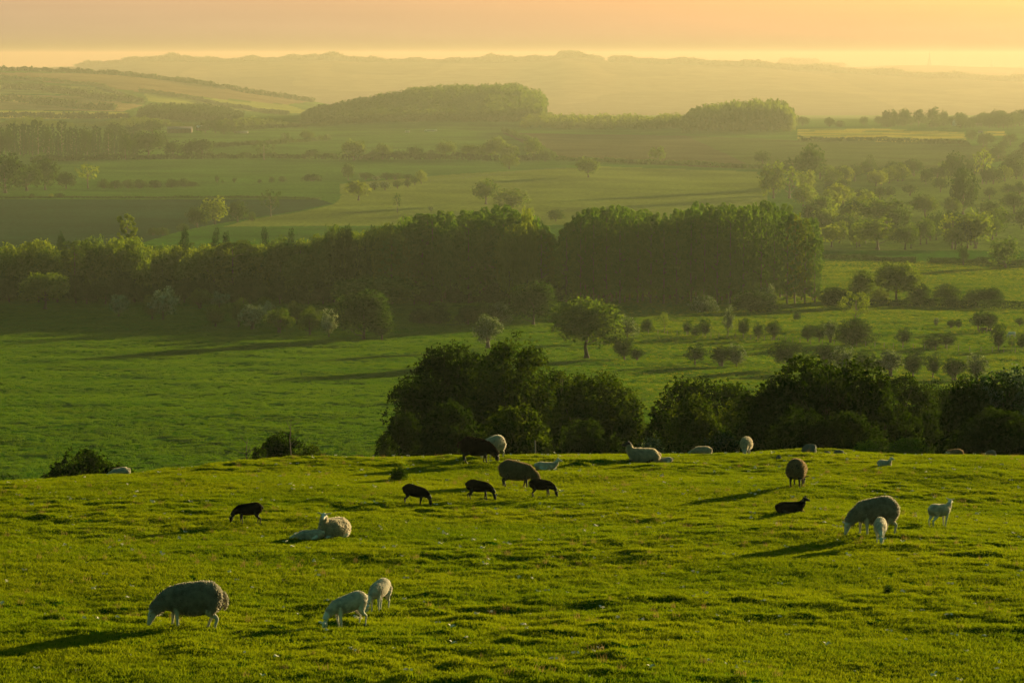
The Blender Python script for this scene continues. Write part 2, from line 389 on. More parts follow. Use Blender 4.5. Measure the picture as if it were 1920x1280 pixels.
def tube(P, R, k=5):
    """tapered tube through points P with radii R -> verts, quads"""
    P = np.asarray(P, float); R = np.asarray(R, float); n = len(P)
    T = np.gradient(P, axis=0); T /= np.linalg.norm(T, axis=1)[:, None]+1e-9
    up = np.array([0, 0, 1.0]) if abs(T[0][2]) < .9 else np.array([1.0, 0, 0])
    V = []
    for i in range(n):
        a = np.cross(T[i], up); a /= np.linalg.norm(a)+1e-9; b = np.cross(T[i], a)
        th = np.arange(k)*2*np.pi/k
        V.append(P[i]+R[i]*(np.cos(th)[:, None]*a+np.sin(th)[:, None]*b))
    V = np.concatenate(V)
    Q = [(i*k+j, i*k+(j+1) % k, (i+1)*k+(j+1) % k, (i+1)*k+j) for i in range(n-1) for j in range(k)]
    return V, np.array(Q)
def merge(parts):
    V = []; Q = []; o = 0
    for v, q in parts: V.append(v); Q.append(q+o); o += len(v)
    return np.concatenate(V), np.concatenate(Q)

def leaves(C, Nrm, size, rng, aspect=1.5, bend=.35):
    """one small folded leaf quad per point"""
    n = len(C)
    nn = Nrm+rng.normal(0, .75, (n, 3)); nn /= np.linalg.norm(nn, axis=1)[:, None]+1e-9
    r = rng.normal(0, 1, (n, 3)); u = np.cross(nn, r); u /= np.linalg.norm(u, axis=1)[:, None]+1e-9; v = np.cross(nn, u)
    s = (size*rng.uniform(.6, 1.35, n))[:, None]
    a = C-u*s*aspect*.5; b = C+v*s*.5+nn*s*bend*.3; c = C+u*s*aspect*.5; d = C-v*s*.5+nn*s*bend*.3
    V = np.stack([a, b, c, d], 1).reshape(-1, 3)
    Q = np.arange(4*n).reshape(-1, 4)
    return V, Q

def crown(kind, n, size, seed, asp=1.0):
    """leaf cloud; returns V, Q, lobe centres (unit space)"""
    rng = np.random.default_rng(seed)
    L = []
    if kind in ('oak', 'round', 'dark'):
        nl = int(34*max(1, asp*.8))
        zc, rz, rxy = {'oak': (.60, .34, .40), 'round': (.54, .42, .40), 'dark': (.55, .40, .40)}[kind]
        for i in range(nl):
            th = i*2.39996+rng.uniform(-.4, .4); h = -0.75+1.7*(i+.5)/nl
            h = min(h, .98); r = math.sqrt(max(0, 1-h*h))*rng.uniform(.72, 1.02)
            if kind == 'oak' and h < -.2: r *= 1.05
            rr = rng.uniform(.08, .19)
            L.append((math.cos(th)*r*rxy*.92, math.sin(th)*r*rxy*.92, zc+h*rz*rng.uniform(.85, 1.0), rr))
        L += [(rng.uniform(-.15, .15), rng.uniform(-.15, .15), zc+rng.uniform(-.12, .2), .17) for _ in range(5)]
    elif kind == 'pop':
        for i in range(60):
            z = .10+.86*(i+.5)/60; w = .40*min(1, (z-.02)/.22)**.5*min(1, (1.02-z)/.20)**.5
            th = i*2.39996; r = w*rng.uniform(.5, 1)
            L.append((math.cos(th)*r, math.sin(th)*r, z, rng.uniform(.06, .11)))
    elif kind == 'haw':
        for i in range(20):
            th = i*2.39996; h = -.95+1.9*(i+.5)/20; r = math.sqrt(max(0.12, 1-min(1, h*h)))*rng.uniform(.5, 1.12)
            L.append((math.cos(th)*r*.36+rng.normal(0, .03), math.sin(th)*r*.36, .60+h*.33+rng.normal(0, .035), rng.uniform(.07, .20)))
        L += [(rng.uniform(-.12, .12), rng.uniform(-.12, .12), .5, .18) for _ in range(3)]
    elif kind == 'bush':
        for i in range(26):
            th = i*2.39996; h = (i+.5)/26; r = math.sqrt(1-h*h)*rng.uniform(.7, 1.0)
            L.append((math.cos(th)*r*.40, math.sin(th)*r*.40, .10+h*.74, rng.uniform(.10, .17)))
        L += [(rng.uniform(-.15, .15), rng.uniform(-.15, .15), rng.uniform(.2, .5), .2) for _ in range(5)]
    elif kind == 'con':
        for i in range(46):
            z = .06+.90*(i+.5)/46; w = .46*(1-z)**.7+.02; th = i*2.39996
            L.append((math.cos(th)*w*.8, math.sin(th)*w*.8, z, .05+.08*(1-z)))
    elif kind == 'sparse':
        for i in range(26):
            th = i*2.39996; z = .38+.58*(i+.5)/26; w = .42*math.sin(math.pi*min(.97, (z-.22)/.86))
            r = w*rng.uniform(.55, 1.05)
            L.append((math.cos(th)*r, math.sin(th)*r, z, rng.uniform(.05, .09)))
    L = np.array(L); L[:, 2] *= (asp*.98-.10) if asp > 1.15 else asp
    wts = L[:, 3]**2; wts /= wts.sum()
    k = rng.choice(len(L), n, p=wts)
    dirs = rng.normal(0, 1, (n, 3)); dirs /= np.linalg.norm(dirs, axis=1)[:, None]
    rad = L[k, 3]*np.clip(rng.normal(.9, .13, n), .1, 1.3)
    # twiggy sprays: leaves gather along random directions of each lobe
    spr = rng.normal(0, 1, (len(L), 9, 3)); spr /= np.linalg.norm(spr, axis=2)[:, :, None]
    j = rng.integers(0, 9, n); m = rng.random(n) < .45
    dd = dirs*.42+spr[k, j]; dd /= np.linalg.norm(dd, axis=1)[:, None]
    dirs = np.where(m[:, None], dd, dirs)
    rad = np.where(m, rad*1.12, rad)
    C = L[k, :3]+dirs*rad[:, None]
    C[:, 2] = np.maximum(C[:, 2], .015)
    kf, kt = (11, .27) if size < .025 else (9, .22)
    keep = vnoise(C[:, 0]*kf+5, C[:, 2]*kf+C[:, 1]*kf*.8, seed+3) > kt      # gaps
    C = C[keep]; dirs = dirs[keep]
    V, Q = leaves(C, dirs*.7+np.array([0, 0, .35]), size, rng)
    if asp > 1.15:      # fill the unit box whatever the spread of the lobes
        f = asp/np.percentile(V[:, 2], 99.8); V[:, 2] *= f; L[:, 2] *= f; g = .49/np.percentile(np.abs(V[:, :2]), 99.3); V[:, :2] *= g; L[:, :2] *= g
    V[:, 2] /= asp; L[:, 2] /= asp
    return V, Q, L

def trunkmesh(kind, L, seed, multi=1, thick=1.0, detail=False):
    rng = np.random.default_rng(seed+99)
    parts = []
    top = {'oak': .55, 'round': .5, 'dark': .5, 'pop': .95, 'haw': .58, 'bush': .35, 'con': .95, 'sparse': .85}[kind]
    r0 = {'oak': .030, 'round': .026, 'dark': .028, 'pop': .030, 'haw': .036, 'bush': .014, 'con': .02, 'sparse': .022}[kind]*thick
    for q in range(multi):
        lean = rng.uniform(-.10, .10, 2) if multi > 1 else rng.uniform(-.02, .02, 2)
        base = np.array([*(rng.uniform(-.06, .06, 2) if multi > 1 else (0, 0)), -.03])
        z = np.linspace(0, 1, 6)
        P = base+np.stack([lean[0]*z+rng.normal(0, .008, 6)*(z > 0), lean[1]*z+rng.normal(0, .008, 6)*(z > 0), z*top+.0], 1)
        R = r0*(1-.72*z)*(1+.7*np.exp(-z*14))
        parts.append(tube(P, R, 7))
        m = 16 if detail else 9
        for i in rng.choice(len(L), min(m, len(L)), replace=False):
            c = L[i, :3]
            f = np.clip((c[2]-.18)/top*.75, .22, .92) if kind not in ('con', 'pop') else np.clip((c[2]-.04)/top, .1, .98)
            s = P[0]+(P[-1]-P[0])*f
            e = c+rng.normal(0, .02, 3)
            mid = (s+e)/2+np.array([0, 0, -.03 if kind != 'pop' else .0])+rng.normal(0, .015, 3)
            rr = r0*(1-.72*f)*.5
            parts.append(tube([s, mid, e], [rr, rr*.6, rr*.2], 4))
            if detail:
                for _ in range(3):
                    e2 = e+rng.normal(0, .09, 3); parts.append(tube([mid, (mid+e2)/2+rng.normal(0, .01, 3), e2], [rr*.4, rr*.25, rr*.08], 3))
    return merge(parts)

class Proto:
    def __init__(s, kind, n, size, lm, bm, seed, multi=1, thick=1.0, single=False, detail=False, asp=1.0):
        V, Q, L = crown(kind, n, size, seed, asp)
        TV, TQ = trunkmesh(kind, L, seed, multi, thick, detail)
        s.kind = kind; s.single = single
        s.V, s.Q, s.TV, s.TQ = V, Q, TV, TQ
        if single:
            s.me = mesh_np('tree', np.concatenate([V, TV]), np.concatenate([Q, TQ+len(V)]), [lm, bm], [0]*len(Q)+[1]*len(TQ))
        else:
            s.cr = mesh_np('crown', V, Q, [lm]); s.tr = mesh_np('trunk', TV, TQ, [bm], smooth=True)

PR = {}
def proto(key):
    """lod n/m/f + kind + colour + variant, e.g. 'm.oak.oak.0'"""
    if key in PR: return PR[key]
    lod, kind, colr, var = key.split('.')[:4]; asp = int(key.split('.')[4])/10 if key.count('.') > 3 else (3.2 if kind == 'pop' else 1.0)
    lm = {'oak': L_oak, 'dark': L_dark, 'pop': L_pop, 'gold': L_gold, 'haw': L_haw, 'white': L_white, 'con': L_con, 'dim': L_dim, 'pale': L_pale, 'nearl': L_nearl, 'neard': L_neard}[colr]
    n, size = {'n': (30000, .021), 'm': (6800, .031), 'f': (1100, .062), 'd': (260, .12)}[lod]
    if kind == 'pop': n = int(n*1.7); size *= 1.15
    if kind == 'sparse': n = int(n*.22)
    if kind == 'con': size *= .7
    seed = (hash_s(kind)+int(var)*131+{'n': 1, 'm': 2, 'f': 3, 'd': 4}[lod]*17) % 9999
    multi = {'haw': 3 if int(var) % 2 else 1, 'bush': 3}.get(kind, 1)
    thick = {'n': 1, 'm': 1, 'f': 1.2, 'd': 1.5}[lod]
    PR[key] = Proto(kind, n, size, lm, barkpale if kind in ('pop', 'sparse') else bark, seed, multi, thick, lod in 'fd', lod == 'n', asp)
    return PR[key]
def hash_s(s): return sum((i+1)*ord(c) for i, c in enumerate(s))

def plant(key, name, px, py, wpx, hpx, label, cat='tree', group=None, d=None, rng=RNG, lo=240, sink=.0, depth=1.0):
    """plant a tree whose foot shows at pixel (px, py) (or at distance d), wpx x hpx pixels large"""
    x, y, z = at(px, d) if d else ground(px, py, lo)
    w = wpx/F*y; h = hpx/F*y
    if key[0] == 'n': key += f'.{max(6, round(h/w*5)*2)}'
    P = proto(key)
    sc = (w*rng.uniform(.97, 1.03), w*depth*rng.uniform(.92, 1.05), h); rz = rng.uniform(0, 6.28) if depth == 1 else rng.uniform(-.3, .3)
    if P.single:
        o = link(name, P.me)
    else:
        o = link(name, None)
        t = link('trunk', P.tr, o); c = link('crown', P.cr, o)
    o.location = (x, y, z-sink*h); o.rotation_euler = (0, 0, rz); o.scale = sc
    tag(o, label, cat, group)
    return o

ORD = ['first','second','third','fourth','fifth','sixth','seventh','eighth','ninth','tenth','eleventh','twelfth','thirteenth','fourteenth','fifteenth','sixteenth','seventeenth','eighteenth','nineteenth','twentieth']
KN = {'oak': ('oak_tree', 'tree'), 'round': ('broadleaf_tree', 'tree'), 'dark': ('broadleaf_tree', 'tree'), 'pop': ('poplar_tree', 'tree'), 'haw': ('hawthorn', 'bush'),
      'bush': ('bush', 'bush'), 'con': ('conifer', 'tree'), 'sparse': ('sparse_tree', 'tree')}
ADJ = {'oak': 'green', 'dark': 'dark green', 'pop': 'tall green', 'gold': 'sunlit yellow-green', 'haw': 'green', 'white': 'white-flowering', 'con': 'dark', 'dim': 'dim', 'pale': 'white-flowering'}
def rowof(group, where, items, lod='m', lo=240):
    """items: (px, basey, topy, w, kind, colour[, label]); unlabelled ones are numbered left to right along the row"""
    items = sorted(items, key=lambda t: t[0]); cnt = {}; tot = {}
    for it in items:
        k = (it[4], it[5])
        if len(it) < 7: tot[k] = tot.get(k, 0)+1
    for i, it in enumerate(items):
        px, by, ty, w, kind, colr = it[:6]
        nm, cat = KN[kind]
        if len(it) > 6: lab = it[6]
        else:
            k = (kind, colr); cnt[k] = cnt.get(k, 0)+1
            noun = {'round': 'round tree', 'dark': 'spreading tree', 'haw': 'hawthorn', 'bush': 'bush', 'oak': 'oak', 'sparse': 'thin-leaved tree', 'con': 'conifer', 'pop': 'poplar'}[kind]
            lab = (f"{ORD[cnt[k]-1]} {ADJ[colr]} {noun} from the left {where}" if tot[k] > 1 else f"the only {ADJ[colr]} {noun} {where}")
        plant(f"{lod}.{kind}.{colr}.{i % 3}", nm, px, by, w*1.24, (by-ty)*1.04, lab, cat, group, lo=lo)

# ---- parkland between the near field and the wood
rowof('hawthorns dotted over the shaded left meadow', 'in the shaded left meadow', [
 (5,565,530,50,'bush','oak','round bush cut off by the left edge below the wood'),
 (85,580,513,84,'oak','gold','lone spreading oak on the shaded meadow at far left'),  # gold leaf paints the low sun on the oak's crown
 (223,593,557,34,'haw','pale','small white-flowering hawthorn alone in the shaded left meadow'),
 (286,599,558,36,'haw','oak'),(306,600,546,46,'haw','pale','larger white-tinged hawthorn joined to a darker one in the left meadow'),
 (236,553,516,50,'bush','oak'),(266,562,532,50,'bush','oak'),
 (374,578,543,42,'haw','oak'),(411,577,551,30,'haw','pale','small pale hawthorn just below the wood edge, beside a darker one'),
 (404,612,577,46,'haw','oak')])
rowof('hawthorns in the loose row left of the big round tree', 'in the loose row left of the big round tree', [
 (448,612,566,36,'haw','oak'),(474,618,573,46,'haw','pale'),(497,586,556,38,'bush','oak'),(524,624,580,50,'haw','oak'),
 (503,606,570,30,'haw','pale'),(557,607,570,42,'haw','oak'),(581,628,582,40,'haw','oak'),(617,632,585,34,'haw','pale'),(600,604,574,30,'bush','oak')])
rowof(None, '', [
 (700,590,521,150,'oak','oak','wide flat-topped oak behind the big round tree'),
 (682,637,546,98,'round','dark','big dark round tree in the middle of the valley meadow'),
 (716,637,592,46,'haw','haw','low leaning tree touching the right side of the big round tree'),
 (790,607,576,46,'bush','haw','dusky bush right of the big round tree, left one of a pair'),
 (822,607,567,40,'bush','haw','dusky bush right of the big round tree, right one of a pair'),
 (878,608,572,46,'bush','haw','left bush of the three between the bush pair and the tall dark tree'),
 (908,607,566,50,'bush','haw','middle bush of the three left of the tall dark tree'),
 (938,605,565,44,'bush','white','right, pale-topped bush of the three left of the tall dark tree'),
 (915,653,592,50,'haw','white','egg-shaped white-flowering hawthorn above the big foreground tree'),
 (1000,609,530,84,'round','dark','tall dark tree standing before the gap in the wood'),
 (1100,672,562,122,'oak','oak','great lone oak with clear trunk in the middle of the valley'),
 (1176,638,596,44,'haw','white','rounded hawthorn tucked behind the right side of the great oak'),
 (1170,675,632,50,'haw','haw','leggy hawthorn just right of the great oak trunk'),
 (1194,676,654,28,'haw','haw','smallest hawthorn right of the great oak'),
 (1213,622,597,24,'bush','haw','small bush in the shadow right of the great oak'),
 (1246,626,585,20,'sparse','gold','slender sunlit sapling right of the great oak'),
 (1320,585,552,50,'bush','white','pale bush at the foot of the poplar wood'),
 (1412,584,545,84,'bush','dark','broad dark bush at the foot of the poplar wood'),
 (1442,578,538,26,'haw','white','white-flowering hawthorn against the right end of the poplar wood'),
 (1495,600,581,14,'bush','haw','tiny lone bush on the shaded strip below the poplar wood'),
])
rowof('hawthorns along the upper fence line', 'along the upper wire fence', [
 (1290,628,605,18,'haw','haw'),(1306,630,608,18,'bush','haw'),(1322,631,602,24,'haw','haw'),(1365,629,580,20,'haw','white'),
 (1380,630,598,12,'sparse','gold'),(1394,631,600,27,'haw','haw'),(1423,636,608,22,'haw','haw'),(1450,637,603,26,'haw','haw'),
 (1515,640,612,33,'haw','haw'),(1536,642,611,30,'haw','haw'),(1556,643,603,28,'haw','white')])
rowof(None, '', [
 (1604,612,549,64,'sparse','gold','thin-leaved ash rising behind the thick bush, right valley'),
 (1602,646,594,74,'bush','haw','thick bush in front of the thin-leaved ash')])
rowof('leggy hawthorns in the lower right row', 'in the lower right row', [
 (1303,684,649,38,'haw','haw'),(1350,687,650,46,'haw','haw'),(1381,688,650,38,'haw','white'),(1482,693,644,66,'haw','dark'),
 (1550,697,644,40,'haw','haw'),(1580,697,654,46,'haw','white'),(1625,706,662,46,'haw','haw'),(1669,706,658,50,'haw','white'),(1712,707,662,42,'haw','haw'),
 (1749,709,666,30,'haw','haw'),(1790,713,673,46,'haw','haw'),(1832,712,668,46,'haw','white')])
rowof('hawthorns on the sunlit right meadow', 'on the sunlit right meadow', [
 (1693,650,618,28,'haw','haw'),(1744,653,628,32,'bush','haw'),(1773,653,627,34,'haw','haw'),(1755,613,597,10,'haw','white'),
 (1783,616,600,18,'haw','haw'),(1797,616,600,14,'haw','haw'),(1834,620,587,30,'haw','haw'),(1857,620,587,30,'haw','haw'),(1872,657,612,28,'haw','haw'),(1897,658,630,14,'sparse','haw'),
 (1912,612,596,16,'haw','haw'),(1916,656,628,22,'haw','haw')])
rowof('trees of the hedgerow right of the poplar wood', 'in the hedgerow right of the poplar wood', [
 (1563,566,536,56,'bush','haw'),(1600,566,540,40,'bush','haw'),(1620,566,510,56,'round','oak'),(1680,570,493,80,'oak','oak'),(1724,570,530,46,'bush','haw'),
 (1775,572,530,58,'bush','haw'),(1830,572,540,50,'bush','haw'),(1857,572,539,56,'bush','haw'),(1650,570,540,40,'bush','gold')])
# ---- the long wood across the valley: every tree its own
rng = np.random.default_rng(11)
def wood(x0, x1, dlo, dhi, n, top, kinds, w, label, group, seed):
    rng = np.random.default_rng(seed)
    for i in range(n):
        px = x0+(x1-x0)*((i*.618034) % 1.0); d = dlo+(dhi-dlo)*((i*.754878) % 1.0)
        x, y, z = at(px, d)
        ty = top(px)+rng.uniform(-5, 14)*(.8 if seed == 2 else 1.5)
        h = -float(tan_dep(ty))*d-z
        h = max(h, 6)*rng.uniform(.93, 1.04)
        kind, colr = kinds[rng.integers(0, len(kinds))]
        ww = w*rng.uniform(.85, 1.25)*(.8 if kind == 'con' else 1)
        plant(f"m.{kind}.{colr}.{i % 3}", KN[kind][0], px, 0, ww*F/d, h*F/d, label, 'tree', group, d=d, rng=rng)
wood(1062, 1500, 845, 935, 96, lambda p: np.interp(p, [1060,1080,1120,1200,1228,1240,1250,1300,1400,1480,1510], [424,404,388,386,400,420,402,388,384,388,404]), [('pop','pop')], 6.2,
     'one of the tall close-set poplars making up the big wood in mid valley', 'poplars of the big wood', 2)
wood(1490, 1530, 850, 920, 9, lambda p: np.interp(p, [1490,1510,1525,1536], [398,408,424,440]), [('pop','gold'),('pop','pop')], 6,
     'sunlit poplar at the right end of the big wood', 'poplars at the sunlit end of the big wood', 3)
wood(735, 1040, 850, 940, 46, lambda p: np.interp(p, [735,760,800,850,900,930,990,1020,1045], [428,406,402,404,400,392,394,412,450]), [('pop','pop'),('round','pop'),('pop','pop')], 10,
     'one of the tall dark trees in the middle of the long wood', 'tall trees in the middle of the long wood', 4)
wood(955, 1025, 842, 856, 5, lambda p: np.interp(p, [955,990,1025], [405,398,440]), [('round','gold'),('pop','gold')], 8,
     'sunlit tree crown at the gap in the long wood', 'sunlit trees at the gap in the long wood', 14)
wood(560, 745, 850, 950, 32, lambda p: np.interp(p, [560,580,620,660,745], [462,450,424,434,425]), [('pop','oak'),('round','oak'),('round','gold'),('round','dark')], 11,
     'one of the mixed trees in the left middle of the long wood', 'mixed trees in the left middle of the long wood', 5)
wood(-60, 600, 865, 985, 74, lambda p: np.interp(p, [-60,0,60,130,200,260,330,420,520,560,610], [460,458,456,458,446,454,454,450,452,450,454]), [('round','gold'),('round','gold'),('pop','oak'),('round','gold'),('oak','gold'),('dark','oak')], 12.5,  # gold leaves put sunlight on the treetops by colour
     'one of the bushy trees in the left part of the long wood', 'bushy trees in the left part of the long wood', 6)
wood(-60, 560, 850, 866, 26, lambda p: 512+8*math.sin(p*.05), [('bush','haw'),('round','haw'),('round','dark')], 8,
     'one of the low trees along the near edge of the left wood', 'low trees along the near edge of the left wood', 7)
wood(560, 1080, 846, 856, 14, lambda p: 530+6*math.sin(p*.07), [('bush','dark'),('round','dark')], 8,
     'one of the low dark trees under the middle of the long wood', 'low trees under the middle of the long wood', 8)
plant('m.pop.gold.1', 'poplar_tree', 240, 0, 50, 150, 'tallest sunlit tree standing above the left part of the wood', 'tree', None, d=905)
for i, (px, ty) in enumerate([(116,434),(348,424),(407,426),(425,433),(497,426),(547,428),(652,420),(700,422)]):
    x, y, z = at(px, 900); h = -float(tan_dep(ty))*900-z
    plant(f'm.con.con.{i%3}', 'conifer', px, 0, 44, h*F/900, f'{ORD[i]} dark conifer tip from the left rising above the long wood', 'tree', 'conifers rising above the long wood', d=900)
plant('m.sparse.pop.2', 'birch_tree', 831, 559, 16, 64, 'slim pale-stemmed birch at the dark foot of the long wood', 'tree', None, lo=700)
# ---- beyond the wood
rowof('trees beside the ploughed field', 'beside the ploughed field', [
 (370,427,390,40,'round','dark'),(403,421,372,48,'round','gold'),(445,416,379,40,'round','haw'),(472,414,396,16,'bush','haw'),(508,406,357,40,'sparse','haw'),
 (343,433,418,24,'bush','haw'),(287,441,426,22,'bush','haw'),(306,441,426,24,'bush','haw')], 'f', 1100)
rowof('trees along the hedge above the ploughed field', 'along the hedge above the ploughed field', [
 (10,362,292,70,'dark','dark'),(50,358,312,60,'dark','dark'),(85,356,298,50,'round','dark'),(124,354,325,36,'round','dark'),(165,353,308,42,'sparse','gold'),(195,353,335,24,'bush','haw'),(217,353,337,22,'bush','haw'),
 (240,353,336,24,'bush','haw'),(262,353,336,24,'bush','haw'),(290,352,337,26,'bush','haw'),(322,351,335,26,'bush','haw'),(345,350,334,26,'bush','haw'),(362,350,340,20,'bush','haw')], 'f', 1100)
rowof('small bushes on the pale strip above the ploughed field', 'on the pale strip above the ploughed field', [
 (407,343,330,9,'haw','haw'),(417,343,335,6,'con','haw'),(440,343,334,9,'haw','haw'),(487,343,336,9,'bush','haw'),(510,342,331,12,'bush','haw'),(530,341,330,16,'bush','haw'),(585,340,326,34,'bush','dark'),
 (60,368,363,10,'bush','dark'),(96,370,363,10,'bush','gold'),(112,369,362,20,'bush','dark')], 'f', 1100)
rowof('trees on the pasture left of the middle', 'on the pasture around the thorn hedge', [
 (653,338,307,22,'round','haw'),(672,376,341,44,'oak','gold'),(745,399,364,18,'sparse','haw'),(790,345,320,20,'round','gold'),(808,398,388,10,'white' and 'haw','white'),
 (685,338,325,26,'haw','haw'),(705,338,330,16,'haw','white'),(725,338,325,22,'haw','haw'),(742,337,325,26,'haw','haw'),(765,338,327,18,'haw','haw'),
 (702,356,342,20,'haw','white'),(722,357,342,22,'haw','white'),(745,354,340,18,'haw','haw'),(765,352,338,16,'haw','haw'),(778,347,333,16,'haw','haw')], 'f', 1100)
rowof(None, '', [
 (1103,333,298,40,'oak','oak','lone oak in the middle of the far sunlit pasture'),
 (911,383,340,46,'oak','oak','oak on the sunlit pasture just beyond the wood, left one of two'),
 (957,394,357,64,'dark','oak','broad oak on the sunlit pasture behind the wood, right one of two'),
 (1042,414,394,32,'round','haw','small tree seen through the gap in the wood'),
 (1234,305,277,30,'round','oak','lone tree on the edge of the brown field'),
 (955,317,291,36,'round','oak','dark round tree just below the tree-lined hedge'),
 (577,265,246,26,'oak','oak','lone tree on the far left pasture, right one of two below the hill'),
 (535,266,249,20,'sparse','haw','small thin tree on the far left pasture below the hill'),
 (585,293,281,26,'oak','haw','low tree below the two lone trees on the far left pasture'),
 (495,300,268,42,'sparse','haw','large thin-crowned tree on the hedge at left'),
 (455,234,222,18,'round','haw','small tree at the foot of the left hill')], 'f', 1100)
rowof('trees in the hedge across the middle distance', 'in the hedge across the middle distance', [
 (663,301,265,44,'oak','oak'),(700,300,284,24,'round','haw'),(718,299,271,36,'oak','oak'),(750,299,283,26,'round','haw'),(780,299,277,34,'oak','haw'),(808,299,281,24,'bush','haw'),(835,298,267,38,'oak','oak'),
 (882,299,272,42,'oak','oak'),(912,299,272,32,'round','oak'),(928,299,260,44,'oak','oak'),(952,301,273,38,'oak','oak'),(1000,299,262,36,'oak','oak'),(1022,303,285,28,'round','haw')], 'f', 1500)
rowof('trees around the farm on the left', 'in front of the farm on the left', [
 (278,298,248,50,'oak','dark'),(300,280,250,36,'round','dark'),(325,298,266,32,'oak','dark'),(352,298,266,26,'round','dark'),(378,298,262,44,'oak','dark')], 'f', 1500)
rowof('trees behind the farm on the left', 'behind the farm on the left', [
 (215,262,232,32,'round','dark'),(250,256,236,30,'round','haw'),(285,254,226,38,'oak','haw'),(404,250,226,24,'round','dark'),(420,252,236,26,'round','dark'),(440,250,240,20,'round','haw'),(385,250,228,20,'round','haw'),(262,246,232,20,'round','haw')], 'f', 1500)
def farwood(x0, x1, y0, y1, n, hp, wp, kinds, label, group, seed, lod='f', lo=1100):
    rng = np.random.default_rng(seed)
    for i in range(n):
        px = x0+(x1-x0)*((i*.618034+.1) % 1.0); by = y0+(y1-y0)*((i*.754878) % 1.0)
        kind, colr = kinds[rng.integers(0, len(kinds))]
        hh = hp(px)*rng.uniform(.85, 1.12)
        plant(f"{lod}.{kind}.{colr}.{i%3}", KN[kind][0], px, by, wp*rng.uniform(.8, 1.3), hh, label, 'tree', group, rng=rng, lo=lo)
farwood(-40, 262, 284, 300, 46, lambda p: np.interp(p, [-40,0,150,200,262], [62,60,56,46,40]), 20, [('pop','dark'),('dark','dark'),('con','con')],
        'one of the dark trees massed at the far left edge below the hill', 'dark trees massed at the far left', 21)
# right-hand parkland, thick with trees
rowof('named trees of the misty right parkland', 'in the misty right parkland', [
 (1430,313,285,30,'oak','haw','small tree by the corner of the brown field'),
 (1520,350,277,50,'oak','haw','tallest misty tree left of the yellow field parkland'),
 (1487,352,298,54,'sparse','haw','thin-crowned tree leaning left beside the tallest misty tree'),
 (1450,372,308,48,'round','oak','rounded tree at the left edge of the misty parkland'),
 (1480,372,316,64,'sparse','gold','sunlit golden tree with a forked trunk in the mist'),
 (1513,362,322,36,'round','gold','golden bush at the foot of the tallest misty tree'),
 (1631,322,290,28,'con','dark','pointed tree beside the white shed on the right'),
 (1612,326,310,26,'bush','gold','pale bush left of the pointed tree'),
 (1683,327,304,54,'oak','haw','spreading tree right of the white shed'),
 (1710,328,307,28,'round','haw','small tree at the right end of the shed trees'),
 (1806,402,321,50,'dark','dark','tall dark tree with a bare stem, right parkland'),
 (1792,345,290,46,'round','dark','flat-sided dark tree behind the tall dark one'),
 (1842,345,282,36,'sparse','gold','golden slender tree at upper right'),
 (1895,335,297,40,'round','dark','dark tree at upper right by the frame edge'),
 (1645,468,413,76,'oak','oak','sunlit round oak standing alone in the right parkland'),
 (1660,430,374,96,'oak','oak','broadest dark oak behind the sunlit round one'),
 (1735,410,367,50,'oak','oak','round oak right of the broadest one'),
 (1785,405,372,34,'round','oak','small oak touching the tall dark tree'),
 (1885,502,448,54,'round','oak','round tree by the lower right hedge near the frame edge'),
 (1806,497,464,20,'haw','haw','little tree rising out of the lower right hedge'),
 (1855,412,378,44,'oak','haw','flat-topped tree at right, left of the frame-edge oak'),
 (1902,400,363,44,'oak','haw','oak near the right frame edge'),
 (1866,432,392,54,'oak','oak','dark oak below the flat-topped tree'),
 (1915,430,392,30,'round','dark','dark tree cut by the right frame edge'),
 (1785,466,404,56,'sparse','gold','left golden tree of the golden group'),
 (1828,466,400,62,'oak','gold','right golden tree of the golden group')], 'f', 1000)
farwood(1530, 1700, 335, 352, 12, lambda p: 30, 40, [('oak','haw'),('round','oak'),('round','gold')], 'one of the misty trees in the upper right parkland', 'misty trees of the upper right parkland', 31)
farwood(1500, 1640, 385, 432, 15, lambda p: 40, 46, [('oak','haw'),('round','gold'),('oak','oak'),('oak','gold')], 'one of the misty trees right behind the poplar wood', 'misty trees right behind the poplar wood', 32)
farwood(1540, 1640, 440, 470, 10, lambda p: 46, 44, [('oak','haw'),('round','oak'),('oak','gold')], 'one of the trees between the poplar wood and the sunlit round oak', 'trees between the poplar wood and the round oak', 33)
farwood(1670, 1870, 440, 474, 18, lambda p: 46, 42, [('oak','haw'),('round','haw'),('oak','oak')], 'one of the trees massed under the golden group', 'trees massed under the golden group', 34)
farwood(1690, 1930, 330, 350, 12, lambda p: 32, 34, [('oak','haw'),('round','dark'),('round','oak')], 'one of the dim trees along the upper right lane', 'dim trees along the upper right lane', 35)
farwood(1840, 1935, 272, 318, 12, lambda p: 22, 30, [('round','dark'),('oak','haw')], 'one of the trees on the slope at the upper right edge', 'trees on the slope at the upper right edge', 36)
farwood(1540, 1930, 360, 385, 12, lambda p: 24, 30, [('oak','haw'),('haw','haw')], 'one of the small trees scattered through the right parkland', 'small trees scattered through the right parkland', 37)
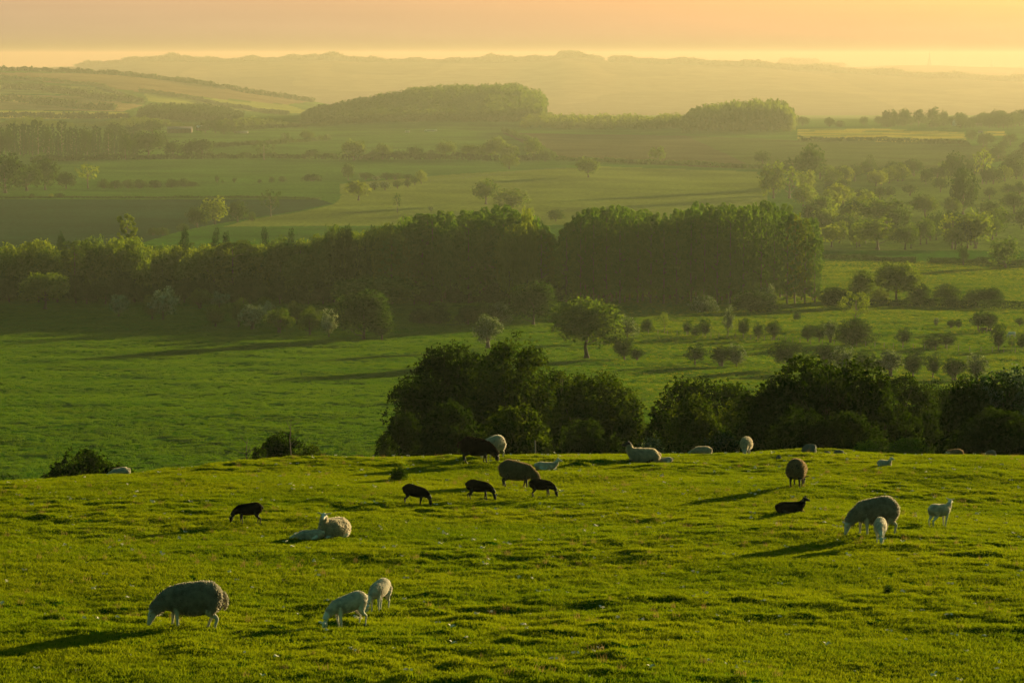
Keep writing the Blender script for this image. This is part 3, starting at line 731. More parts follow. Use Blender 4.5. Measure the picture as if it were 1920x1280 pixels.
# far hill trees, each standing clear on the skyline of the next rise
rowof('trees on the rise beyond the yellow field', 'on the rise beyond the yellow field', [
 (1555,238,221,20,'round','haw'),(1575,238,226,18,'bush','haw'),(1505,236,220,24,'round','haw'),(1620,236,220,16,'round','haw'),
 (1662,236,208,16,'oak','haw'),(1676,236,208,14,'oak','haw'),(1697,236,206,24,'oak','haw'),(1722,236,207,22,'oak','haw'),(1750,236,204,26,'oak','haw'),(1770,236,209,14,'oak','haw'),
 (1800,240,214,16,'round','haw'),(1822,262,245,20,'round','dark'),(1855,240,222,24,'round','dark')], 'f', 2500)
farwood(1640, 1800, 232, 240, 16, lambda p: 15, 22, [('bush','haw'),('round','haw')], 'one of the low bushes under the trees beyond the yellow field', 'low bushes beyond the yellow field', 38, lo=2500)
farwood(1790, 1940, 232, 242, 26, lambda p: np.interp(p, [1790,1850,1900,1940], [18,22,28,34]), 24, [('round','haw'),('oak','haw')], 'one of the trees of the copse at the far upper right', 'trees of the copse at the far upper right', 39, lo=2500)

# ---- woods far enough to read as one mass (stuff)
def mass(name, label, pts, lm, kinds, seed, lod='d'):
    """pts: (x, y, z, w, h) in metres"""
    rng = np.random.default_rng(seed); VV = []; QQ = []; o = 0
    for i, (x, y, z, w, h) in enumerate(pts):
        k = kinds[i % len(kinds)]; P = proto(f"{lod}.{k}.oak.{i%3}")
        V = np.concatenate([P.V, P.TV]); Q = np.concatenate([P.Q, P.TQ+len(P.V)])
        a = rng.uniform(0, 6.28); c, s = math.cos(a), math.sin(a)
        R = np.stack([(V[:, 0]*c-V[:, 1]*s)*w+x, (V[:, 0]*s+V[:, 1]*c)*w+y, V[:, 2]*h+z], 1)
        VV.append(R); QQ.append(Q+o); o += len(V)
    o = link(name, mesh_np(name, np.concatenate(VV), np.concatenate(QQ), [lm]))
    return tag(o, label, 'woodland', None, 'stuff')
def scatter(n, x0, x1, d0, d1, w, h, seed, edge=None):
    rng = np.random.default_rng(seed); r = []
    for i in range(n):
        px = x0+(x1-x0)*((i*.618034) % 1); d = d0+(d1-d0)*((i*.754878) % 1)
        if edge and not edge(px, d): continue
        x, y, z = at(px, d); q = y/d; r.append((x, y, z-1-.15*q*h(px), q*w*rng.uniform(.8, 1.25), q*h(px)*rng.uniform(.85, 1.12)))
    return r
mass('hill_wood', 'dense domed wood covering the round hill in the middle distance',
     scatter(640, 572, 1018, 3520, 3980, 17, lambda p: np.interp(p, [572,600,640,900,990,1018], [8,12,15,16,21,28]), 41,
             lambda p, d: (p > 640 or d > 3600)), L_oak, ['round', 'oak', 'dark'], 41)
mass('scrub_wood', 'loose young wood between the domed hill and the tall copse',
     scatter(170, 985, 1300, 3380, 3620, 13, lambda p: 14, 42), L_gold, ['round', 'haw', 'pop'], 42)
mass('ridge_copse', 'tall rounded copse left of the yellow field',
     scatter(130, 1292, 1484, 3260, 3480, 20, lambda p: np.interp(p, [1290,1310,1350,1400,1450,1470,1485], [20,26,31,34,37,31,19]), 43), L_oak, ['round', 'oak'], 43)
mass('hillside_copse', 'low wood on the lower slope of the left hill',
     scatter(120, 265, 450, 3700, 3900, 17, lambda p: np.interp(p, [265,300,350,420,450], [14,20,21,16,9]), 44), L_dark, ['round', 'dark'], 44)
mass('valley_scrub', 'hazy belt of trees along the foot of the left hill',
     scatter(110, -30, 640, 3420, 3560, 15, lambda p: 8+5*math.sin(p*.03), 45), L_oak, ['round', 'haw'], 45)
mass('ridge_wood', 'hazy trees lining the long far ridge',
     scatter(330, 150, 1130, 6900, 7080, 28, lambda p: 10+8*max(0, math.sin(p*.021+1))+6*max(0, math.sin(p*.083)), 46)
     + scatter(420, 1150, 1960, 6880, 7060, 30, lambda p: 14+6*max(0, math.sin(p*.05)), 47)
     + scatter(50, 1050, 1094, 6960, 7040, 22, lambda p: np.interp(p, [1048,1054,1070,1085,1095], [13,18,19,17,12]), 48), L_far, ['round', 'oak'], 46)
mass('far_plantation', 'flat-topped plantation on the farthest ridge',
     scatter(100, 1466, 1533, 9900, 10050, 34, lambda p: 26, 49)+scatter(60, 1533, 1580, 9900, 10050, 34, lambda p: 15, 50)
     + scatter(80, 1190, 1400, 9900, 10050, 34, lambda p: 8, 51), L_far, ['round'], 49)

# ---- hedges: one thing each, a leafy bank following the ground
def hedge(name, label, pts, h, w, lo, lm, group='field hedges', seed=1, dens=1.0, smin=.5):
    rng = np.random.default_rng(seed)
    P = np.array([ground(px, py, lo) for px, py in pts])
    if len(P) < 2: return
    q = float(P[:, 1].mean())/max(lo, 1000) if lo > 1200 else 1.0; q = min(q, 1.6); h *= q; w *= q; smin *= q; dens /= q
    seg = np.linalg.norm(np.diff(P[:, :2], axis=0), axis=1); L = seg.sum(); cum = np.concatenate([[0], np.cumsum(seg)])
    n = int(L*dens)
    t = rng.uniform(0, L, n)
    x = np.interp(t, cum, P[:, 0]); y = np.interp(t, cum, P[:, 1])
    hh = h*(.7+.6*vnoise(t/9, t*0+seed, 8))
    x = x+rng.normal(0, w*.35, n); y = y+rng.normal(0, w*.35, n)
    z = H(x, y)+hh*rng.random(n)**.8
    s = smin
    V, Q = leaves(np.stack([x, y, z], 1), np.tile([0, 0, .6], (n, 1)), s, rng)
    o = link(name, mesh_np(name, V, Q, [lm])); tag(o, label, 'hedge', group); return o
hedge('hedge', 'long dark hedge under the dark trees and farm on the left', [(60,303),(300,299),(430,298),(640,299)], 3.0, 3, 1500, L_dark, seed=1, dens=14, smin=1.2)
hedge('hedge', 'hedge at the foot of the tree row in the middle distance', [(640,300),(800,299),(1035,301)], 3.5, 3, 1500, L_dark, seed=2, dens=14, smin=1.2)
hedge('hedge', 'thin hedge along the upper edge of the ploughed field', [(0,372),(150,371),(300,372),(430,371),(600,374)], 1.2, 1, 1100, L_dark, seed=3, dens=14, smin=.8)
hedge('hedge', 'left one of two trimmed hedges right of the poplar wood', [(1545,487),(1620,488),(1718,493)], 2.2, 1.6, 900, L_dark, seed=4, dens=60, smin=.5)
hedge('hedge', 'right one of two trimmed hedges, running to the right edge', [(1742,493),(1830,495),(1925,500)], 2.2, 1.6, 900, L_dark, seed=5, dens=60, smin=.5)
hedge('hedge', 'hedge under the trees right of the poplar wood', [(1545,571),(1650,574),(1800,577),(1925,580)], 2.2, 1.8, 700, L_dark, seed=6, dens=70, smin=.4)
hedge('hedge', 'hedge between the far sunlit pasture and the brown field', [(1040,301),(1130,304),(1250,309),(1425,317)], 2.4, 2, 1500, L_haw, seed=7, dens=12, smin=1.1)
hedge('hedge', 'hedge running up beside the brown field to the domed wood', [(942,247),(985,262),(1040,298)], 3, 2.5, 1500, L_haw, seed=8, dens=10, smin=1.3)
hedge('hedge', 'hedge across the far left pasture below the hill', [(400,277),(480,272),(545,268),(620,262)], 3, 2.5, 1500, L_haw, seed=9, dens=10, smin=1.3)
hedge('hedge', 'hedge running right from the farm towards the domed wood', [(430,246),(500,241),(560,238)], 3, 2.5, 1500, L_dark, seed=10, dens=10, smin=1.3)
hedge('hedge', 'dark hedge along the lower edge of the yellow field', [(1497,264),(1640,265),(1740,269),(1815,273)], 3.0, 2.5, 1500, L_dark, seed=11, dens=14, smin=1.3)
hedge('hedge', 'hedge in the shade behind the brown field corner', [(1425,318),(1530,321),(1600,322),(1680,326)], 3, 2.5, 1500, L_dark, seed=12, dens=12, smin=1.2)
hedge('hedge', 'topmost hedge along the brow of the left hill', [(0,133),(120,137),(240,143),(400,164),(520,183),(590,193)], 6, 5, 3700, L_dark, seed=13, dens=6, smin=3)
hedge('hedge', 'second hedge down the left hill', [(0,147),(100,154),(190,163),(262,190)], 4, 4, 3700, L_haw, seed=14, dens=6, smin=2.5)
hedge('hedge', 'third hedge down the left hill, thick with bushes', [(0,168),(70,170),(150,181),(200,190),(270,196)], 8, 5, 3650, L_dark, seed=15, dens=7, smin=3)
hedge('hedge', 'fourth hedge down the left hill, thick with bushes', [(0,190),(60,194),(140,204),(215,208)], 8, 5, 3600, L_dark, seed=16, dens=7, smin=3)
hedge('hedge', 'lowest hedge at the foot of the left hill', [(0,220),(100,222),(240,222)], 6, 5, 3500, L_dark, seed=17, dens=6, smin=3)
hedge('hedge', 'thin hedge climbing the right part of the left hill', [(260,172),(380,190),(470,207),(540,216)], 4, 4, 3700, L_haw, seed=18, dens=6, smin=2.5)
# ------------------------------------------------------------------ trees just below the brow of the near field
def near(key, name, px, d, ty, wpx, label, cat='tree', group=None, depth=1.0, lod='n'):
    x, y, z = at(px, d); h = (-float(tan_dep(ty))*d-z)*F/d
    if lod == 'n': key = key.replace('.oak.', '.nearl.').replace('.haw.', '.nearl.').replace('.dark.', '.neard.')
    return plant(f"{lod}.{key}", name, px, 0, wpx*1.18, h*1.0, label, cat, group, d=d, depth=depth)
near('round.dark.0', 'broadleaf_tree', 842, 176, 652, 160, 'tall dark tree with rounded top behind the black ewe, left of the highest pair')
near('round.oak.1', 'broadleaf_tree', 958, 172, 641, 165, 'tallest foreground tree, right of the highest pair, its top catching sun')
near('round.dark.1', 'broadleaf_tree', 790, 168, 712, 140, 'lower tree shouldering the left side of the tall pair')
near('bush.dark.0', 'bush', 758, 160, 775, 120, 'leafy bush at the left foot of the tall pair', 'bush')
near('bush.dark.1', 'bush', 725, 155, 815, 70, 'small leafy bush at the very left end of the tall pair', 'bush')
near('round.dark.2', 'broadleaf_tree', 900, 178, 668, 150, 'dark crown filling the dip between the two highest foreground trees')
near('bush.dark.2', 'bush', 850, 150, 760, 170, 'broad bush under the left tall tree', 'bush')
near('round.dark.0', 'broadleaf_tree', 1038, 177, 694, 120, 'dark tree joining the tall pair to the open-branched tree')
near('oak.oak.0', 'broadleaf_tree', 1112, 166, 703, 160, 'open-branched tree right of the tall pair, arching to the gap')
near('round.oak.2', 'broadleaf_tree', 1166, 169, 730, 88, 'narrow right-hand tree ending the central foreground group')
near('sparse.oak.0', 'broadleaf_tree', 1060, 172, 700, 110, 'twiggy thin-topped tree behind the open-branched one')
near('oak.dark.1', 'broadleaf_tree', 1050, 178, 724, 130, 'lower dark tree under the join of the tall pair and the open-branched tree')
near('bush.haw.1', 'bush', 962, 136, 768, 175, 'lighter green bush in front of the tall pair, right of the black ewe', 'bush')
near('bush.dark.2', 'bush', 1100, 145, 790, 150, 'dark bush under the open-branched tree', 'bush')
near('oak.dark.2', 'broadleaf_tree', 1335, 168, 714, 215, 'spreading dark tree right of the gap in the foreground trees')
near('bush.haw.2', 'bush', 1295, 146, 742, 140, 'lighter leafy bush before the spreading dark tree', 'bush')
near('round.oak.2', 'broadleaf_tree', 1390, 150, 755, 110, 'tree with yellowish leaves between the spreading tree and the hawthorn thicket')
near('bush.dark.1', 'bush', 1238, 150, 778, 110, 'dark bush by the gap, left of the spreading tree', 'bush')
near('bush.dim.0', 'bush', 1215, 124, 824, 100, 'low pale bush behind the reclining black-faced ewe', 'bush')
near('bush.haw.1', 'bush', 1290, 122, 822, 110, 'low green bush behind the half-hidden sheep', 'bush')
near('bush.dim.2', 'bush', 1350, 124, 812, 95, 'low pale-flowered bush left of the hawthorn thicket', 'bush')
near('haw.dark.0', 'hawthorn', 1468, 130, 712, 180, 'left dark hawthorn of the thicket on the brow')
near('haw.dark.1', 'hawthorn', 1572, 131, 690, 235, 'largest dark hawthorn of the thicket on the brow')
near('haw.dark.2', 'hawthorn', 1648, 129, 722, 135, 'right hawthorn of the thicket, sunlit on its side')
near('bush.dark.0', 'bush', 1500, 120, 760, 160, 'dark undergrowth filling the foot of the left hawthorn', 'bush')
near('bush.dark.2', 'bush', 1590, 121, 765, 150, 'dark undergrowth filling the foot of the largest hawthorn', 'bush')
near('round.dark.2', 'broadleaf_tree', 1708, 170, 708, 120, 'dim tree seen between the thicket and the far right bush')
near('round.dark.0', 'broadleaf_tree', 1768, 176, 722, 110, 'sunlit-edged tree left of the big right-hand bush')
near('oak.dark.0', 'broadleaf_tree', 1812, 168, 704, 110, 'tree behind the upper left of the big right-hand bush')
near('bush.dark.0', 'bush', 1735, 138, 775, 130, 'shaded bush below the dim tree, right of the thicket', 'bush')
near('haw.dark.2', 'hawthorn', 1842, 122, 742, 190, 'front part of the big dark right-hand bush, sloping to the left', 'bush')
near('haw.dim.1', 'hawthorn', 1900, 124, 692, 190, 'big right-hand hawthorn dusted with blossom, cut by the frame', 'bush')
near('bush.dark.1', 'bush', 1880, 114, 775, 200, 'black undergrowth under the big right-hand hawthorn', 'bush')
near('bush.gold.0', 'bush', 1700, 115, 815, 100, 'low yellow-green sunlit bush right of the thicket', 'bush', lod='m')
near('bush.gold.1', 'bush', 1625, 114.5, 822, 70, 'small yellow-green bush under the largest hawthorn', 'bush', lod='m')
near('bush.dark.0', 'bush', 163, 112, 850, 185, 'dark low bush on the left brow beside the resting white sheep', 'bush')
near('bush.haw.1', 'bush', 225, 116, 862, 70, 'thin right end of the dark bush on the left brow', 'bush', lod='m')
near('haw.dark.1', 'hawthorn', 526, 122, 815, 100, 'gnarled hawthorn on the brow left of centre with a bare twig above', 'bush')
near('bush.haw.0', 'bush', 580, 121, 836, 80, 'low spreading right arm of the scrub on the brow left of centre', 'bush')
near('bush.dark.2', 'bush', 484, 119, 840, 46, 'low left end of the scrub on the brow left of centre', 'bush')
near('bush.dark.1', 'bush', 18, 108, 884, 60, 'low dark bush at the left edge on the brow', 'bush', lod='m')
plant('m.bush.dark.0', 'thorn_bush', 748, 901, 42, 29, 'small round dark bush alone on the near pasture', 'bush', lo=60)
plant('m.bush.haw.1', 'weed_clump', 1665, 1114, 22, 20, 'small dark weed clump standing on the near grass, lower right', 'weed', lo=30)
# bare dead twigs above the scrub
def twig(px, d, ty, label):
    x, y, z = at(px, d); zt = -float(tan_dep(ty))*d; r = np.random.default_rng(int(px)); ps = []
    P = [(0, 0, 0), (.05, 0, (zt-z)*.5), (-.04, 0, (zt-z)*.8), (.03, 0, zt-z)]; ps.append(tube(P, [.05, .035, .02, .008], 5))
    for i in range(9):
        f = r.uniform(.45, .95); s = np.array([0, 0, (zt-z)*f]); e = s+np.array([r.uniform(-.6, .6), r.uniform(-.3, .3), r.uniform(.1, .5)])
        ps.append(tube([s, (s+e)/2+np.array([0, 0, -.04]), e], [.018, .012, .004], 4))
    V, Q = merge(ps); o = link('dead_branch', mesh_np('dead_branch', V, Q, [bark])); o.location = (x, y, z); tag(o, label, 'dead branch')
twig(546, 121, 786, 'bare grey twig sticking up from the scrub left of centre')
twig(464, 118, 822, 'short bare twig at the left end of the scrub')

# stones on the mound
stone = simple('lichened_stone', (.075, .085, .075), .9, var=.3, scale=9)
def rock(name, px, d, w, h, label, cat='stone', up=0.0):
    import bmesh
    bm = bmesh.new(); bmesh.ops.create_icosphere(bm, subdivisions=4, radius=1)
    for v in bm.verts:
        c = v.co; n = fbm(np.array([c.x*1.7+px]), np.array([c.y*1.7+c.z*2.1]), 5, 3)[0]; m = fbm(np.array([c.x*6+px]), np.array([c.y*6+c.z*7]), 15, 2)[0]
        v.co = c*(1+.55*n+.12*m)
    me = bpy.data.meshes.new(name); bm.to_mesh(me); bm.free(); me.materials.append(stone)
    for p in me.polygons: p.use_smooth = True
    x, y, z = at(px, d); o = link(name, me); o.location = (x, y, z+h*.25+up); o.scale = (w/2, w*.4, h*.62); o.rotation_euler = (0, 0, px)
    tag(o, label, cat)
rock('boulder', 1517, 104, .55, .38, 'largest grey boulder on the grassy mound under the thicket', up=.05)
rock('boulder', 1551, 103.6, .32, .2, 'small dark boulder on the mound, left of the round one')
rock('boulder', 1573, 103.6, .46, .28, 'rounded boulder on the mound, rightmost of the three')
rock('stone', 1460, 98.5, .2, .2, 'lone dark stone on the grass left of the round-backed ewe')
rock('boulder', 1857, 105.5, .42, .30, 'pale grey boulder in front of the big right-hand bush')

# old fence posts
wood_m = simple('weathered_wood', (.14, .12, .095), .9, var=.3, scale=12)
def box(x, y, z, sx, sy, sz):
    V = np.array([(x+a*sx/2, y+b*sy/2, z+c*sz) for a in (-1, 1) for b in (-1, 1) for c in (0, 1)])
    return V, Q.copy() if False else np.array([(0,1,3,2),(4,6,7,5),(0,4,5,1),(2,3,7,6),(0,2,6,4),(1,5,7,3)])
def cone_post(h, r): return tube([(0, 0, -.3), (0, 0, h-.03), (0, 0, h), (0, 0, h+.01)], [r, r*.95, r*.7, .002], 7)
for px, d, h, lab in ((1003, 107, 1.0, 'single weathered post under the lighter bush behind the resting lamb'),
                      (33, 104, .9, 'single post on the left brow by the frame edge')):
    x, y, z = at(px, d); V, Qd = cone_post(h*.8, .035); o = link('fence_post', mesh_np('fence_post', V, Qd, [wood_m])); o.location = (x, y, z); tag(o, lab, 'post')
def fence(pts, lo, step, h, label):
    P = np.array([ground(px, py, lo) for px, py in pts]); seg = np.linalg.norm(np.diff(P[:, :2], axis=0), axis=1); cum = np.concatenate([[0], np.cumsum(seg)])
    n = min(95, int(cum[-1]/step)); t = np.linspace(0, cum[-1], n+1)
    x = np.interp(t, cum, P[:, 0]); y = np.interp(t, cum, P[:, 1]); z = H(x, y)
    root = link('wire_fence', None); root.location = (x[0], y[0], z[0]); tag(root, label, 'fence')
    V, Qd = cone_post(h, .08); me = mesh_np('post', V, Qd, [wood_m])
    for i in range(n+1):
        o = link('post', me, root); o.location = (x[i]-x[0], y[i]-y[0], z[i]-z[0])
    ps = []
    for hh in (.45, .75, 1.0):
        ps.append(tube(np.stack([x-x[0], y-y[0], z-z[0]+hh*h], 1), np.full(n+1, .012), 4))
    V, Qd = merge(ps); link('wire', mesh_np('wire', V, Qd, [wood_m]), root)
fence([(1180,626),(1290,630),(1400,636),(1500,643)], 400, 2.6, 1.25, 'post and wire fence along the upper thorn row')
fence([(1520,647),(1600,648),(1700,654),(1800,658),(1925,664)], 400, 2.6, 1.25, 'post and wire fence running to the right edge below the white horse')
fence([(800,342),(880,334),(1010,320),(1060,317)], 1500, 7, 1.6, 'far fence line crossing the sunlit pasture')

# ------------------------------------------------------------------ far buildings and masts
wallw = simple('whitewash', (.72, .70, .66), .8, var=.06); slate = simple('slate_roof', (.10, .10, .11), .6, var=.2); shed = simple('pale_sheeting', (.55, .58, .60), .5, var=.1)
brick = simple('dull_brick', (.17, .12, .10), .85, var=.2); darkg = simple('dark_glass', (.03, .035, .04), .2)
def house(name, label, px, py, wpx, L, D_, hw, hr, wall, roof, lo, yaw=0, cat='building', win=3, chim=True):
    x, y, z = ground(px, py, lo)
    r = link(name, None); r.location = (x, y, z-.3); r.rotation_euler = (0, 0, yaw); s = wpx/F*y/L; r.scale = (s, s, s); tag(r, label, cat)
    V, Qd = box(0, 0, 0, L, D_, hw)
    G = np.array([(-L/2, -D_/2, hw), (-L/2, D_/2, hw), (-L/2, 0, hw+hr), (L/2, -D_/2, hw), (L/2, D_/2, hw), (L/2, 0, hw+hr)])
    me = bpy.data.meshes.new('wall'); me.from_pydata([tuple(v) for v in V]+[tuple(g) for g in G], [], [tuple(q) for q in Qd]+[(8, 10, 9), (11, 12, 13)]); me.materials.append(wall); link('wall', me, r)
    e = .35; t = .18
    R = []
    for s_ in (-1, 1):
        a = np.array([(-L/2-e, s_*(D_/2+e), hw-.1), (L/2+e, s_*(D_/2+e), hw-.1), (L/2+e, 0, hw+hr+.08), (-L/2-e, 0, hw+hr+.08)]); b = a+np.array([0, 0, t])
        R.append((np.concatenate([a, b]), np.array([(0,1,2,3),(4,5,6,7),(0,1,5,4),(1,2,6,5),(2,3,7,6),(3,0,4,7)])))
    V, Qd = merge(R); ro = link('roof', mesh_np('roof', V, Qd, [roof]), r)
    if chim:
        for cx in (-L*.42, L*.42): V, Qd = box(cx, 0, hw+hr-.4, .7, .7, 1.4); link('chimney', mesh_np('chimney', V, Qd, [brick]), ro)
    for i in range(win):
        cx = -L/2+L*(i+.5)/win
        for cz in ((.9, hw-1.5) if hw > 4 else (1.0,)):
            V, Qd = box(cx, -D_/2-.04, cz, .9, .12, 1.1); link('window', mesh_np('window', V, Qd, [darkg]), r)
house('farm_barn', 'long dull brick barn of the farm in the trees on the left', 337, 249, 46, 40, 10, 6, 4, brick, slate, 1800, win=6, chim=False)
house('farm_shed', 'pale-roofed shed right of the brick barn on the left farm', 380, 245, 22, 18, 9, 5, 3, brick, shed, 1800, yaw=.3, win=3, chim=False)
house('farm_shed', 'low whitish shed at the right end of the left farm', 452, 250, 26, 26, 7, 3, 1.5, wallw, slate, 1800, win=4, chim=False)
house('farmhouse', 'white gabled farmhouse on the rise at upper right', 1797, 236, 20, 14, 8, 5.4, 3.2, wallw, slate, 2500, yaw=.5)
house('farm_building', 'longer white building right of the gabled farmhouse', 1826, 234, 26, 20, 7, 4.5, 2.6, wallw, slate, 2500)
house('cottage', 'small white cottage beside the second yellow patch', 1838, 250, 8, 9, 6, 3, 2, wallw, slate, 2500, win=2)
house('field_shed', 'tiny white shed between the trees of the right parkland', 1651, 322, 9, 6, 4, 2.6, 1.2, wallw, shed, 1500, win=2, chim=False)
house('field_shed', 'pale lean-to at the edge of the dim lane trees on the right', 1773, 329, 9, 6, 4, 2.4, 1.0, wallw, shed, 1500, win=2, chim=False)
# caravans under the domed wood
def caravan(px, py, wpx, label):
    x, y, z = ground(px, py, 2500); r = link('caravan', None); r.location = (x, y, z); tag(r, label, 'caravan'); L = wpx/F*y
    P = np.array([(-.5,.12),(-.5,.75),(-.42,.97),(.42,1.0),(.5,.8),(.5,.12)]); n = len(P)
    V = np.array([(a*L, s*1.1, b*2.7) for s in (-1, 1) for a, b in P])
    me = bpy.data.meshes.new('body'); me.from_pydata([tuple(v) for v in V], [], [tuple(range(n)), tuple(range(2*n-1, n-1, -1))]+[(i, (i+1) % n, n+(i+1) % n, n+i) for i in range(n)]); me.materials.append(wallw); link('body', me, r)
    V, Qd = box(0, -1.13, 1.3, L*.6, .05, .7); link('window', mesh_np('window', V, Qd, [darkg]), r)
    for sx_ in (-.15, .15):
        V, Qd = tube([(sx_*L, -1.15, .35), (sx_*L, -.9, .35)], [.34, .34], 10); link('wheel', mesh_np('wheel', V, Qd, [darkg]), r)
caravan(764, 249, 9, 'small white van parked under the domed wood, left one')
caravan(808, 247, 23, 'long white caravan parked under the domed wood, right one')
# lattice mast and small mast on the farthest ridge
steel = simple('mast_steel', (.12, .12, .12), .6)
def mast(px, d, ty, label, w):
    x, y, z = at(px, d); h = -float(tan_dep(ty))*y-z; w *= 2; ps = []
    for a in ((1, 1), (1, -1), (-1, -1), (-1, 1)): ps.append(tube([(a[0]*w, a[1]*w, 0), (a[0]*w*.25, a[1]*w*.25, h*.6), (a[0]*.6, a[1]*.6, h)], [2.2, 1.8, 1.2], 4))
    zz = np.linspace(0, h*.95, 9)
    for i in range(8):
        f0 = w*(1-zz[i]/h*.9); f1 = w*(1-zz[i+1]/h*.9)
        for s in (-1, 1): ps.append(tube([(-f0, s*f0, zz[i]), (f1, s*f1, zz[i+1])], [.9, .9], 3)); ps.append(tube([(f0, s*f0, zz[i]), (-f1, s*f1, zz[i+1])], [.9, .9], 3))
    V, Qd = merge(ps); o = link('lattice_mast', mesh_np('lattice_mast', V, Qd, [steel])); o.location = (x, y, z-1); tag(o, label, 'mast')
mast(1743, 9950, 96, 'tall lattice mast on the far ridge at upper right', 5)
mast(1860, 9950, 112, 'shorter mast on the far ridge, nearer the right edge', 3)
# ------------------------------------------------------------------ grass on the near field
def bladepatch(n, rad, hmin, hmax, w, seed, mats, lean=.45):
    r = np.random.default_rng(seed)
    a = r.uniform(0, 2*np.pi, n); q = rad*np.sqrt(r.random(n)); b = np.stack([q*np.cos(a), q*np.sin(a), np.full(n, -.012)], 1)
    th = r.uniform(0, 2*np.pi, n); u = np.stack([np.cos(th), np.sin(th), 0*th], 1)*(w*r.uniform(.6, 1.2, n))[:, None]*.5
    h = r.uniform(hmin, hmax, n); l = r.normal(0, lean, (n, 2))*h[:, None]
    m = b+np.concatenate([l*.35, (h*.6)[:, None]], 1); t = b+np.concatenate([l, (h*.95)[:, None]], 1)
    V = np.stack([b-u, b+u, m+u*.75, m-u*.75, t], 1).reshape(-1, 3); k = np.arange(n)[:, None]*5
    me = mesh_np('grass_clump', V, [k+np.array([[0, 1, 2, 3]]), k+np.array([[3, 2, 4]])], mats)
    return me
Mg = leafmat('grass_blade', (.056, .110, .004), (.190, .215, .010), .58, tcol=(1.35, 1.30, .35), scale=.22, rnd=.12)
Ms = leafmat('seed_head', (.20, .15, .07), (.30, .22, .10), .4, tcol=(1.1, .95, .6), scale=3, rnd=.1)
protos = []
for i in range(3):
    o = bpy.data.objects.new('grass_clump', bladepatch(26, .11, .035, .085, .011, 60+i, [Mg])); protos.append(o)
def clumpfield(name, label, n, seed, protos, smin, smax, ylo, yhi, cat, thin=None, kind='stuff', off=0.0):
    r = np.random.default_rng(seed)
    y = np.sqrt(r.uniform(ylo**2, yhi**2, n)); x = (r.uniform(-220, 2140, n)-960)/F*y*1.01
    if thin is not None:
        k = thin(x, y, r); x = x[k]; y = y[k]
    z = H(x, y)+off
    me = bpy.data.meshes.new(name); me.vertices.add(len(x)); me.vertices.foreach_set('co', np.stack([x, y, z], 1).astype(np.float32).ravel())
    o = link(name, me); tag(o, label, cat, None, kind)
    ng = bpy.data.node_groups.new(name, 'GeometryNodeTree')
    ng.interface.new_socket('Geometry', in_out='INPUT', socket_type='NodeSocketGeometry'); ng.interface.new_socket('Geometry', in_out='OUTPUT', socket_type='NodeSocketGeometry')
    gi = ng.nodes.new('NodeGroupInput'); go = ng.nodes.new('NodeGroupOutput')
    iop = ng.nodes.new('GeometryNodeInstanceOnPoints'); jn = ng.nodes.new('GeometryNodeGeometryToInstance')
    for p in reversed(protos):
        oi = ng.nodes.new('GeometryNodeObjectInfo'); oi.inputs['Object'].default_value = p; oi.inputs['As Instance'].default_value = True
        ng.links.new(oi.outputs['Geometry'], jn.inputs[0])
    iop.inputs['Pick Instance'].default_value = True
    rv = ng.nodes.new('FunctionNodeRandomValue'); rv.data_type = 'FLOAT_VECTOR'; rv.inputs[0].default_value = (-.12, -.12, 0); rv.inputs[1].default_value = (.12, .12, 6.283)
    rs = ng.nodes.new('FunctionNodeRandomValue'); rs.data_type = 'FLOAT'; rs.inputs[2].default_value = smin; rs.inputs[3].default_value = smax
    e2r = ng.nodes.new('FunctionNodeEulerToRotation'); ng.links.new(rv.outputs[0], e2r.inputs[0])
    ng.links.new(gi.outputs[0], iop.inputs['Points']); ng.links.new(jn.outputs[0], iop.inputs['Instance'])
    ng.links.new(e2r.outputs[0], iop.inputs['Rotation']); ng.links.new(rs.outputs[1], iop.inputs['Scale']); ng.links.new(iop.outputs[0], go.inputs[0])
    md = o.modifiers.new('scatter', 'NODES'); md.node_group = ng
    return o
clumpfield('grass', 'short grazed grass covering the near hillside', 225000, 70, protos, .55, 1.15, 42, 109, 'grass')
# the pasture beyond the brow: the same sward seen as bigger tufts
Mf = leafmat('meadow_blade', (.018, .080, .002), (.060, .138, .004), .55, tcol=(2.3, 1.55, .3), scale=.08, rnd=.12)
far_p = [bpy.data.objects.new('grass_tuft', bladepatch(64, .85, .10, .30, .05, 80+i, [Mf], .5)) for i in range(2)]
clumpfield('meadow_grass', 'rougher pasture grass on the valley meadows', 262000, 71, far_p, .6, 1.1, 250, 1150, 'grass', thin=lambda x, y, r: r.random(len(x)) < 1-smoothstep(940, 1150, y)*.95)
Md = leafmat('sun_tinted_blade', (.050, .110, .003), (.150, .200, .008), .58, tcol=(1.9, 1.4, .3), scale=.06, rnd=.15)  # yellower blades: sunlight on the right meadow put into the colour
sun_tinted_p = [bpy.data.objects.new('grass_tuft', bladepatch(26, .45, .14, .36, .05, 85+i, [Md], .5)) for i in range(2)]
clumpfield('sun_tinted_grass', 'pale grass with sunlight put in its colour, right half of the valley meadows', 150000, 74, sun_tinted_p, .55, 1.15, 330, 1150, 'grass',
           thin=lambda x, y, r: r.random(len(x)) < smoothstep(900, 1350, 960+F*x/y)*smoothstep(330, 520, y)*(.35+.9*vnoise(x/45, y/70, 66)))
tall = bpy.data.objects.new('tall_grass', bladepatch(14, .07, .10, .22, .008, 90, [Ms], .35))
clumpfield('seed_stalks', 'thin pale seed stalks standing above the grazed turf', 1500, 75, [tall], .5, 1.2, 44, 108, 'grass',
           thin=lambda x, y, r: vnoise(x/3.5, y/4.5, 44) > .52)
